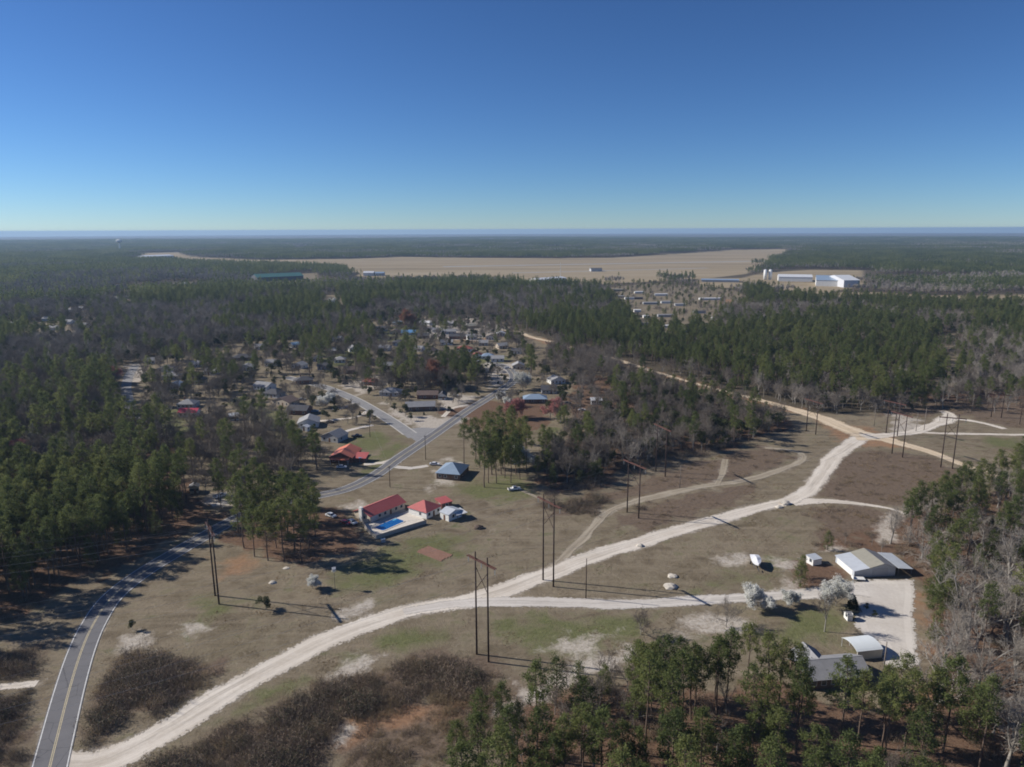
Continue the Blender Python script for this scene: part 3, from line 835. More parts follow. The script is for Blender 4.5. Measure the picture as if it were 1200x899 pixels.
def make_brush(seed, leafy=0.3, h=1.9, R=2.3, n=80):
    """a tangle of stems without a clear outline, thinning outward"""
    rng = np.random.default_rng(seed)
    cr, lf = TB(), TB()
    A = np.stack([rng.normal(0, R * 0.5, n), rng.normal(0, R * 0.5, n), np.zeros(n) - 0.1], -1)
    hh = h * rng.uniform(0.25, 1.0, n) ** 1.3 * (0.75 + 0.5 * (vnoise(A[:, 0] * 1.1 + seed, A[:, 1] * 1.1, seed) - 0.3))
    B = A + np.stack([rng.normal(0, .45, n), rng.normal(0, .45, n), hh], -1)
    cr.spikes(A, B, 0.05, rng)
    for _ in range(5):
        f = rng.uniform(0.2, 0.95, (n, 1)); S = A + (B - A) * f
        T = S + rng.normal(0, 0.30, (n, 3)) + np.array([0, 0, 0.28])
        cr.spikes(S, T, 0.035, rng)
    m = int(n * leafy * 6)
    if m:
        f = rng.uniform(0.2, 1.0, (m, 1)); i = rng.integers(0, n, m)
        lf.leaves(A[i] + (B[i] - A[i]) * f, rng, 2, 0.25, 0.20, 0.14)
        return cr.get(), lf.get()
    return cr.get(), None

def make_sedge(seed, size=5.0, n=44):
    rng = np.random.default_rng(seed)
    cr = TB()
    c = rng.uniform(-size / 2, size / 2, (n, 2)) + rng.normal(0, 0.5, (n, 2))
    for x, y in c:
        k = rng.integers(5, 10); a = rng.uniform(0, 6.283, k)
        A = np.stack([x + rng.normal(0, 0.09, k), y + rng.normal(0, 0.09, k), np.zeros(k) - 0.02], -1)
        L = rng.uniform(0.1, 0.26, k)
        B = A + np.stack([np.cos(a) * L * 0.5, np.sin(a) * L * 0.5, L], -1)
        cr.spikes(A, B, 0.09, rng)
    return cr.get()

def make_patch(seed, kind, size=36.0):
    """a piece of far woodland: some two dozen coarse trees"""
    rng = np.random.default_rng(seed)
    tr, cr = TB(), TB()
    tw = TB()
    g = int(size / 6.5)
    for i in range(g):
        for j in range(g):
            if rng.uniform() < 0.12: continue
            x = (i + rng.uniform(0, 1)) / g * size - size / 2; y = (j + rng.uniform(0, 1)) / g * size - size / 2
            pine = rng.uniform() < {'pine': 0.94, 'bare': 0.10, 'mix': 0.55}[kind]
            if pine:
                h = rng.uniform(12, 20); R = rng.uniform(2.2, 3.6)
                tr.spikes([(x, y, 0)] * 2, [(x, y, h * 0.8)] * 2, 0.55, rng)
                n = 46; t = rng.uniform(0, 1, n); a = rng.uniform(0, 6.283, n)
                rr = R * (1 - t) ** 0.5 * rng.uniform(0.35, 1.05, n)
                cr.leaves(np.stack([x + rr * np.cos(a), y + rr * np.sin(a), h * (0.42 + 0.58 * t)], -1), rng, 1, 0.2, 1.7, 1.25, 0.4)
            else:
                h = rng.uniform(10, 16); R = rng.uniform(2.6, 4.2)
                tr.spikes([(x, y, 0)] * 2, [(x, y, h * 0.8)] * 2, 0.4, rng)
                n = 60; a = rng.uniform(0, 6.283, n); u = rng.uniform(0.2, 1, n)
                B = np.stack([x + R * u * np.cos(a), y + R * u * np.sin(a), h * (0.5 + 0.5 * np.sqrt(np.clip(1 - u * u * 0.8, 0, 1))) * rng.uniform(0.7, 1, n)], -1)
                tw.spikes(np.stack([x + (B[:, 0] - x) * 0.35, y + (B[:, 1] - y) * 0.35, B[:, 2] * 0.72], -1), B, 0.42, rng)
    tr.add(np.zeros((3, 3)), [[0, 1, 2]]); tw.add(np.zeros((3, 3)), [[0, 1, 2]]); cr.add(np.zeros((3, 3)), [[0, 1, 2]])
    return tr.get(), cr.get(), tw.get()

def join(parts, name, mats):
    V, F, I = [], [], []; n = 0
    for k, p in enumerate(parts):
        V.append(p[0]); F.append(p[1] + n); n += len(p[0]); I.append(np.full(len(p[1]), k))
    return tri_mesh(np.concatenate(V), np.concatenate(F), name, mats, np.concatenate(I))

KINDS = {}   # kind -> list of variants (trunk mesh, crown mesh, joined mesh)
def reg(kind, trunk, crown, tm, cm, extra=None, em=None):
    i = len(KINDS.setdefault(kind, []))
    t = tri_mesh(*trunk, f'{kind}_trunk', [tm], smooth=True)
    if extra is not None:
        c = join([crown, extra], f'{kind}_crown', [cm, em]); j = join([trunk, crown, extra], f'{kind}_whole', [tm, cm, em])
    else:
        c = tri_mesh(*crown, f'{kind}_crown', [cm]); j = join([trunk, crown], f'{kind}_whole', [tm, cm])
    KINDS[kind].append((t, c, j))
for i, (h, cb, R, nb) in enumerate([(21, .50, 3.2, 36), (23, .58, 3.0, 32), (19, .42, 3.3, 40), (22, .63, 3.3, 26), (17, .36, 2.9, 38), (20, .54, 3.7, 32), (24, .55, 2.7, 36), (18, .48, 3.5, 30)]):
    t, c = make_pine(100 + i, h, cb, R, nb, k=20, ln=0.54, wd=0.20); reg('pine', t, c, M_BARK, M_NEEDLE)
for i, (h, cb, R, nb) in enumerate([(9, .10, 2.3, 46), (12, .16, 2.6, 52), (10.5, .14, 2.1, 48)]):
    t, c = make_pine(140 + i, h, cb, R, nb, 9, 0.5, 0.22, 0.15); reg('young', t, c, M_BARK, M_NEEDLE)
for i, (h, sp, tk, nl) in enumerate([(15, .75, .22, 7), (13, .95, .20, 7), (16, .60, .30, 6), (12, .85, .16, 8), (14, .70, .26, 6)]):
    t, c, _ = make_bare(200 + i, h, sp, tk, nl, 0.055); reg('bare', t, c, M_BARK_GREY, M_TWIG)
for i, (h, sp, tk, nl) in enumerate([(16, .95, .22, 7), (14, .8, .25, 7), (17, .75, .28, 6)]):
    t, c, _ = make_bare(240 + i, h, sp, tk, nl, 0.045, 0.86, thick=1.5); reg('pale', t, c, M_BARK_GREY, M_TWIG_PALE)
for i, h in enumerate([7.0, 8.5, 6.0]):
    t, c, _ = make_bare(260 + i, h, .35, .35, 4, 0.04, 0.8); reg('sapling', t, c, M_BARK_GREY, M_TWIG)
for i, (h, R) in enumerate([(11, 3.3), (9, 3.0), (12.5, 3.4)]):
    t, c = make_ever(300 + i, h, R); reg('ever', t, c, M_BARK_GREY, M_EVERG)
for i, (h, R) in enumerate([(4.2, 1.35), (9.0, 1.7)]):
    t, c = make_cedar(320 + i, h, R); reg('cedar', t, c, M_BARK, M_CEDAR)
for i, h in enumerate([6.5, 5.5, 7.5]):
    t, c, b = make_bare(340 + i, h, .95, .16, 8, 0.04, 1.0, True, 0.21, 3); reg('blossom', t, c, M_BARK_GREY, M_TWIG_PALE, b, M_BLOSSOM)
t, c, b = make_bare(350, 10, .95, .18, 8, 0.05, 1.0, True, 0.30, 2); reg('redbud', t, c, M_BARK_GREY, M_TWIG, b, M_REDBUD)
t, c, b = make_bare(351, 13, .85, .2, 8, 0.05, 1.0, True, 0.36, 2); reg('rust', t, c, M_BARK_GREY, M_TWIG, b, M_ORANGEBUD)

def proto_collection(name, meshes):
    c = bpy.data.collections.new(name)
    for i, me in enumerate(meshes):
        o = bpy.data.objects.new(f'{name}_shape_{i:02d}', me); c.objects.link(o)
    return c
def scatter(name, pts, idx, rot, scl, coll, label):
    me = bpy.data.meshes.new(name)
    pts = np.asarray(pts, np.float32)
    me.vertices.add(len(pts)); me.vertices.foreach_set('co', pts.ravel())
    for nm, ty, arr in (('shape_index', 'INT', np.asarray(idx, np.int32)), ('turn', 'FLOAT', np.asarray(rot, np.float32)), ('size', 'FLOAT', np.asarray(scl, np.float32))):
        a = me.attributes.new(nm, ty, 'POINT'); a.data.foreach_set('value', arr)
    o = obj(name, me); tag(o, label, kind='stuff')
    ng = bpy.data.node_groups.new(name + '_scatter', 'GeometryNodeTree')
    ng.interface.new_socket('Geometry', in_out='INPUT', socket_type='NodeSocketGeometry')
    ng.interface.new_socket('Geometry', in_out='OUTPUT', socket_type='NodeSocketGeometry')
    N = ng.nodes; L = ng.links
    gi = N.new('NodeGroupInput'); go = N.new('NodeGroupOutput')
    ci = N.new('GeometryNodeCollectionInfo'); ci.inputs['Collection'].default_value = coll
    ci.inputs['Separate Children'].default_value = True; ci.inputs['Reset Children'].default_value = True
    ip = N.new('GeometryNodeInstanceOnPoints'); ip.inputs['Pick Instance'].default_value = True
    def named(nm, ty):
        n = N.new('GeometryNodeInputNamedAttribute'); n.data_type = ty; n.inputs['Name'].default_value = nm
        return n.outputs['Attribute']
    cx = N.new('ShaderNodeCombineXYZ'); L.new(named('turn', 'FLOAT'), cx.inputs['Z'])
    L.new(gi.outputs[0], ip.inputs['Points']); L.new(ci.outputs[0], ip.inputs['Instance'])
    L.new(named('shape_index', 'INT'), ip.inputs['Instance Index'])
    L.new(cx.outputs[0], ip.inputs['Rotation']); L.new(named('size', 'FLOAT'), ip.inputs['Scale'])
    L.new(ip.outputs[0], go.inputs[0])
    md = o.modifiers.new('scatter', 'NODES'); md.node_group = ng
    return o

# ------------------------------------------------------------------ buildings
print('buildings...')
M_GLASS = plain('window_glass', (0.05, 0.06, 0.075), 0.15, 0.1, 1.0, 0.0, 0.6)
M_TRIM = plain('white_trim', (0.70, 0.69, 0.66), 0.6, 0.06)
M_DOOR = plain('door_brown', (0.16, 0.09, 0.06), 0.6, 0.1)
M_STUCCO = plain('cream_stucco', (0.52, 0.45, 0.36), 0.85, 0.1, 0.8)
M_WHITE = plain('white_siding', (0.70, 0.70, 0.68), 0.6, 0.07, 0.7)
M_GREYW = plain('grey_siding', (0.42, 0.43, 0.44), 0.7, 0.08, 0.7)
M_TAN = plain('tan_siding', (0.46, 0.38, 0.28), 0.75, 0.1, 0.7)
M_BRICK = plain('red_brick', (0.20, 0.105, 0.08), 0.85, 0.18, 1.6)
M_BRICK_B = plain('brown_brick', (0.17, 0.12, 0.095), 0.85, 0.18, 1.6)
M_BLUEW = plain('blue_paint', (0.13, 0.27, 0.42), 0.6, 0.08)
M_R_RED = ribbed('red_metal_roof', (0.46, 0.12, 0.11), 0.45, 0.5, 0.08)
M_R_ORANGE = ribbed('orange_metal_roof', (0.66, 0.20, 0.11), 0.45, 0.5, 0.10)
M_R_SCARLET = ribbed('scarlet_metal_roof', (0.55, 0.05, 0.09), 0.45, 0.5, 0.06)
M_R_BLUE = ribbed('blue_grey_metal_roof', (0.27, 0.35, 0.45), 0.45, 0.35, 0.08, spec=0.6)
M_R_GALV = ribbed('galvanised_roof', (0.50, 0.53, 0.57), 0.5, 0.35, 0.12, spec=0.6)
M_R_WHITE = ribbed('white_metal_roof', (0.66, 0.67, 0.68), 0.5, 0.4, 0.06, spec=0.5)
M_R_GREY = ribbed('grey_shingles', (0.27, 0.27, 0.28), 0.3, 0.85, 0.14, True, 0.2)
M_R_DARK = ribbed('charcoal_shingles', (0.085, 0.085, 0.095), 0.3, 0.85, 0.16, True, 0.2)
M_R_BROWN = ribbed('brown_shingles', (0.155, 0.115, 0.10), 0.3, 0.85, 0.16, True, 0.2)
M_R_TAN = ribbed('weathered_tan_roof', (0.30, 0.285, 0.235), 0.5, 0.6, 0.14)
M_R_LIGHT = ribbed('pale_shingles', (0.33, 0.33, 0.335), 0.3, 0.85, 0.12, True, 0.2)
M_R_RUST = ribbed('rust_red_shingles', (0.25, 0.085, 0.07), 0.3, 0.85, 0.14, True, 0.2)
M_R_GREEN = ribbed('green_metal_roof', (0.055, 0.15, 0.13), 0.6, 0.5, 0.1)
M_METALW = plain('sheet_metal_wall', (0.42, 0.45, 0.49), 0.5, 0.1, 0.5)
M_DKMETAL = plain('dark_sheet', (0.10, 0.105, 0.115), 0.6, 0.15, 0.5)
M_WOODPOLE = plain('creosote_pole', (0.060, 0.040, 0.034), 0.9, 0.25, 1.5)
M_POLE_GREY = plain('weathered_pole', (0.22, 0.19, 0.165), 0.9, 0.2, 1.5)
M_XARM = plain('crossarm_timber', (0.10, 0.048, 0.04), 0.85, 0.2, 1.5)
M_WIRE = plain('aluminium_wire', (0.30, 0.30, 0.31), 0.4, 0.05, 1.0, 0.6)
M_INSUL = plain('glass_insulator', (0.26, 0.28, 0.28), 0.3, 0.05)

BUILT = []      # (x, y, radius) kept free of trees
def frame_of(a, b, W, L=None):
    pa, pb = np.array(ground(*a)), np.array(ground(*b))
    d = pb - pa; ln = float(np.linalg.norm(d)); d /= ln
    n = np.array([-d[1], d[0]])
    c = (pa + pb) / 2 + n * W / 2
    if L: ln = L
    return Vector((c[0], c[1], float(terrain(c[0], c[1])))), math.atan2(d[1], d[0]), ln

def roof_mb(kind, L, W, wh, rise, o=0.45, th=0.14):
    mb = MB()
    s = rise / (W / 2); zr = wh + rise + 0.12; e = zr - s * (W / 2 + o)
    if kind == 'gable':
        mb.prism([(-W/2-o, e), (-W/2-o, e-th), (0, zr-th), (W/2+o, e-th), (W/2+o, e), (0, zr)], -L/2-o, L/2+o)
    elif kind == 'hip':
        r = max(0.02, L/2 - W/2)
        X, Y = L/2+o, W/2+o
        mb.add([(-X,-Y,e-th),(X,-Y,e-th),(X,Y,e-th),(-X,Y,e-th),(-X,-Y,e),(X,-Y,e),(X,Y,e),(-X,Y,e),(-r,0,zr),(r,0,zr)],
               [(0,3,2,1),(0,1,5,4),(1,2,6,5),(2,3,7,6),(3,0,4,7),(4,5,9,8),(5,6,9),(6,7,8,9),(7,4,8)])
    elif kind == 'shed':
        z0, z1 = wh + 0.1, wh + rise + 0.1
        mb.prism([(-W/2-o, z0), (-W/2-o, z0-th), (W/2+o, z1-th), (W/2+o, z1)], -L/2-o, L/2+o)
    return mb
def wall_mb(kind, L, W, wh, rise):
    mb = MB()
    if kind == 'gable': mb.prism([(-W/2, 0), (-W/2, wh), (0, wh+rise-0.03), (W/2, wh), (W/2, 0)][::-1], -L/2, L/2)
    elif kind == 'shed': mb.prism([(-W/2, 0), (-W/2, wh-0.02), (W/2, wh+rise-0.02), (W/2, 0)][::-1], -L/2, L/2)
    else: mb.box(-L/2, L/2, -W/2, W/2, 0, wh + 0.02)
    return mb
def turn90(mb):
    mb.v = [(y, -x, z) for x, y, z in mb.v]; return mb

def window(parent, x, y, z, w, h, face='front'):
    """frame stands 3 cm off the wall, the pane 4 cm; face: front (-y), left (-x), right (+x)"""
    f, p = MB(), MB()
    if face == 'front':
        f.box(x-w/2-.1, x+w/2+.1, y-.03, y+.05, z-.1, z+h+.1); p.box(x-w/2, x+w/2, y-.045, y-.02, z, z+h)
    else:
        s = -1 if face == 'left' else 1
        f.box(min(x, x+s*.03)-.02*(s>0)*0, max(x, x+s*.03), y-w/2-.1, y+w/2+.1, z-.1, z+h+.1)
        p.box(min(x+s*.02, x+s*.045), max(x+s*.02, x+s*.045), y-w/2, y+w/2, z, z+h)
    fo = f.build('window', M_TRIM, parent); p.build('pane', M_GLASS, fo)

def house(name, label, a, b, W, wh, roof, rise, wm, rm, cat='house', nwin=3, door=True, o=0.45, chimney=False, group=None, L=None, detail=True):
    loc, yaw, ln = frame_of(a, b, W, L)
    t = thing(name, loc, yaw, label, cat, group)
    ry = roof.endswith('_y'); kind = roof[:-2] if ry else roof
    wl, ww = (W, ln) if ry else (ln, W)
    wmb, rmb = wall_mb(kind, wl, ww, wh, rise), roof_mb(kind, wl, ww, wh, rise, o)
    if ry: turn90(wmb); turn90(rmb)
    wmb.v = [(x, y, z - 0.25 if z == 0 else z) for x, y, z in wmb.v]
    wmb.build('wall', wm, t); r = rmb.build('roof', rm, t)
    if chimney: MB().box(-ln*0.2-.4, -ln*0.2+.4, W*0.1-.35, W*0.1+.35, wh+rise*0.4, wh+rise+1.0).build('chimney', M_BRICK, r)
    if kind == 'gable' and not ry:
        MB().prism([(-.16, wh+rise+.085), (.16, wh+rise+.085), (0, wh+rise+.165)], -ln/2-o-.01, ln/2+o+.01).build('ridge_cap', rm, r)
    if detail:
        k = nwin + (1 if door else 0)
        for i in range(k):
            x = (-0.5 + (i + 0.5) / k) * ln * 0.94
            if door and i == k // 2:
                MB().box(x-.48, x+.48, -W/2-.05, -W/2+.05, 0, 2.05).build('door', M_DOOR, t)
            else: window(t, x, -W/2, 0.95, 1.15, 1.15)
        for s, f in ((-1, 'left'), (1, 'right')):
            window(t, s * ln/2, -W*0.15, 0.95, 1.0, 1.1, f)
    BUILT.append((loc.x, loc.y, 0.5 * math.hypot(ln, W) + 2.0))
    return t, loc, yaw, ln

# the ranch house with the pool
rt, rloc, ryaw, rL = house('ranch_house', 'long cream ranch house with red metal roof beside the swimming pool', (432,612), (473,595), 8.6, 2.7, 'gable', 1.9, M_STUCCO, M_R_RED, nwin=5)
MB().box(-rL/2-0.9, -rL/2-0.02, -0.8, 0.8, -0.2, 5.4).build('chimney', M_TRIM, rt)
MB().box(-rL/2+0.5, -rL/2+3.6, -4.3-0.08, -4.3+0.1, 0.0, 2.4).build('garage_door', M_GREYW, rt)
MB().box(-rL/2+4.2, rL/2-1.0, -5.9, -4.32, -0.1, 0.14).build('terrace', M_CONC, rt)
pool_house, ploc, pyaw, pL = house('pool_house', 'square pool house with red metal hip roof at the end of the deck', (498,608), (515,600), 9.0, 2.9, 'hip', 2.3, M_WHITE, M_R_RED, nwin=2)
house('annex', 'low red roofed annex just behind the square pool house', (516,597), (528,594), 5.0, 2.5, 'shed', 0.5, M_BRICK, M_R_RED, 'shed', nwin=1, door=False, o=0.3)
house('storage_shed', 'small white storage shed with pale metal roof right of the pool house', (514,607), (524,611), 6.6, 2.7, 'gable', 1.0, M_WHITE, M_R_GALV, 'shed', nwin=0, door=True, o=0.25)
def open_shelter(name, label, a, b, W, h0, h1, rm, pm, cat='carport', back=None):
    loc, yaw, ln = frame_of(a, b, W)
    t = thing(name, loc, yaw, label, cat)
    for x in (-ln/2+.15, ln/2-.15):
        for y, h in ((-W/2+.15, h0), (W/2-.15, h1)):
            MB().box(x-.07, x+.07, y-.07, y+.07, -.2, h-.03).build('post', pm, t)
    MB().prism([(-W/2-.3, h0+.08), (-W/2-.3, h0-.02), (W/2+.3, h1-.02), (W/2+.3, h1+.08)], -ln/2-.3, ln/2+.3).build('roof', rm, t)
    if back is not None: MB().box(-ln/2+.25, ln/2-.25, W/2-.28, W/2-.22, -.1, h1-.1).build('back_wall', back, t)
    BUILT.append((loc.x, loc.y, 5.0))
    return t
open_shelter('lean_to_shelter', 'open lean-to with flat white roof right of the white shed', (534,610), (545,607), 4.6, 2.3, 2.5, M_R_WHITE, M_POLE_GREY, 'shelter', M_DKMETAL)

# pool deck, pool, fence: laid out in the frame of the ranch house
def local_poly(root, yaw, pts):
    out = []
    for p in pts:
        x, y = ground(*p); dx, dy = x - root.location.x, y - root.location.y
        out.append((dx * math.cos(yaw) + dy * math.sin(yaw), -dx * math.sin(yaw) + dy * math.cos(yaw)))
    return out
dk = thing('swimming_pool', G3(460, 614), ryaw, 'blue rectangular swimming pool set in a pale concrete deck', 'pool')
dpts = local_poly(dk, ryaw, [(424,612),(430,622),(440,629),(497,612),(491,603),(478,597),(436,611)])
wpts = local_poly(dk, ryaw, [(436,616),(444,620.5),(471,611.5),(464,607.5)])
x0 = min(p[0] for p in wpts) ; x1 = max(p[0] for p in wpts); y0 = min(p[1] for p in wpts) * 0.8; y1 = max(p[1] for p in wpts) * 0.8
def slab(mb, pts, z0, z1):
    n = len(pts)
    mb.add([(x, y, z0) for x, y in pts] + [(x, y, z1) for x, y in pts], [tuple(range(n))[::-1], tuple(range(n, 2*n))] + [(i, (i+1) % n, n + (i+1) % n, n + i) for i in range(n)])
def rrect(x0, x1, y0, y1, r=0.9):
    out = []
    for cx, cy, a0 in ((x1-r, y0+r, -90), (x1-r, y1-r, 0), (x0+r, y1-r, 90), (x0+r, y0+r, 180)):
        for k in range(5):
            a = math.radians(a0 + 90 * k / 4); out.append((cx + r * math.cos(a), cy + r * math.sin(a)))
    return out
m_deck = plain('pool_deck', (0.62, 0.57, 0.50), 0.8, 0.08, 0.6)
mb = MB(); slab(mb, dpts if sum((dpts[i][0]*dpts[(i+1)%7][1]-dpts[(i+1)%7][0]*dpts[i][1]) for i in range(7)) > 0 else dpts[::-1], -0.2, 0.10); mb.build('deck', m_deck, dk)
mb = MB(); slab(mb, rrect(x0-.45, x1+.45, y0-.45, y1+.45, 1.2), 0.05, 0.22); mb.build('coping', m_deck, dk)
def water_material():
    m, nt, b = new_mat('pool_water')
    pos = world_pos(nt); n1 = noise(nt, 1.6, 3, 0.5, pos)
    b.inputs['Base Color'].default_value = (0.010, 0.11, 0.34, 1); b.inputs['Roughness'].default_value = 0.08
    b.inputs['Specular IOR Level'].default_value = 0.5
    bump(nt, n1.outputs[0], b, 0.15, 0.05)
    return m
mb = MB(); slab(mb, rrect(x0, x1, y0, y1, 0.9), 0.1, 0.226); mb.build('water', water_material(), dk)
mb = MB()
for k in range(3): mb.box(x1-2.2, x1-.4, y1-.35-(k+1)*.3, y1-.35-k*.3, 0.2, 0.236-.002*k)
mb.build('step', plain('pool_step', (0.12, 0.42, 0.62), 0.5, 0.05), dk)
fence = thing('pool_fence', G3(440, 628), 0, 'pale board fence running round the pool deck', 'fence')
M_FENCE = plain('weathered_boards', (0.43, 0.39, 0.34), 0.85, 0.16, 1.2)
fl = [(478,596.5),(434,611),(423,612.5),(426,619),(430.5,624),(439,631),(468,622),(498,613)]
FP = [np.array(ground(*p)) for p in fl]
base = np.array([fence.location.x, fence.location.y])
fmesh = None
for i in range(1, len(FP) - 1):
    pa, pb = FP[i] - base, FP[i + 1] - base
    d = pb - pa; ln = float(np.linalg.norm(d)); n = max(1, round(ln / 2.4)); yaw = math.atan2(d[1], d[0])
    if fmesh is None:
        mb = MB(); mb.box(-.5, .5, -.02, .02, -.1, 1.55); mb.box(-.5, .5, .02, .07, .3, .4); mb.box(-.5, .5, .02, .07, 1.2, 1.3)
        fmesh = mesh_from(mb.v, mb.f, 'fence_panel', [M_FENCE])
        pmb = MB(); pmb.box(-.06, .06, -.06, .06, -.2, 1.65); pmesh = mesh_from(pmb.v, pmb.f, 'fence_post', [M_FENCE])
    for k in range(n):
        c = pa + d * (k + 0.5) / n
        o = obj('panel', fmesh, fence); o.location = (c[0], c[1], 0); o.rotation_euler = (0, 0, yaw); o.scale = (ln / n - .14, 1, 1)
        c = pa + d * k / n
        o = obj('post', pmesh, fence); o.location = (c[0], c[1], 0); o.rotation_euler = (0, 0, yaw)
tub = thing('white_tank', G3(447, 634), 0.3, 'small white lidded tank outside the pool fence corner', 'tank')
MB().box(-.7, .7, -.55, .55, -.1, 1.0).build('tank_body', M_GREYW, tub); MB().box(-.76, .76, -.61, .61, 1.0, 1.12).build('lid', M_TRIM, tub)

# blue grey hip roof house, orange roofed house
house('brick_house', 'brick house with blue grey metal hip roof across from the road junction', (510,560.5), (537,563), 13.0, 2.9, 'hip', 2.9, M_BRICK_B, M_R_BLUE, nwin=3)
ot, oloc, oyaw, oL = house('bungalow', 'bungalow with bright orange metal roof inside the road bend', (385,541), (411,542), 14.0, 2.9, 'gable_y', 2.2, M_BRICK, M_R_ORANGE, nwin=2)
MB().prism([(-9.6, 2.45), (-9.6, 2.35), (-6.9, 2.95), (-6.9, 3.05)], -oL/2+1.0, oL/2-0.8).build('porch_roof', M_R_ORANGE, ot)
for x in (-oL/2+1.2, 0, oL/2-1.0): MB().box(x-.06, x+.06, -9.5, -9.38, -.1, 2.36).build('porch_post', M_TRIM, ot)
MB().prism([(-5.6, 2.2), (-5.6, 2.1), (0.2, 3.3), (0.2, 3.4)], oL/2+.4, oL/2+6.2).build('side_roof', M_R_RED, ot)
MB().box(oL/2+.02, oL/2+5.6, -4.8, -.1, -.1, 2.15).build('side_wall', M_BRICK, ot)
pg = open_shelter('pergola', 'small blue painted pergola at the end of the orange roofed bungalow', (420,541), (428,540), 4.2, 2.3, 2.3, M_BLUEW, M_BLUEW, 'pergola')
house('duplex', 'plain grey side street house next to the orange roofed bungalow', (374,515), (396,518), 9.0, 2.8, 'gable_y', 2.2, M_GREYW, M_R_GREY, nwin=2, L=10)
house('cottage', 'white walled cottage with pale grey roof beside its tiny shed', (348,500), (372,499), 11.0, 2.8, 'gable_y', 2.3, M_WHITE, M_R_LIGHT, nwin=2)
house('garden_shed', 'tiny white garden shed beside the pale grey roofed cottage', (351,503), (359,504), 3.2, 2.2, 'gable_y', 0.8, M_WHITE, M_R_WHITE, 'shed', nwin=0, o=0.2)
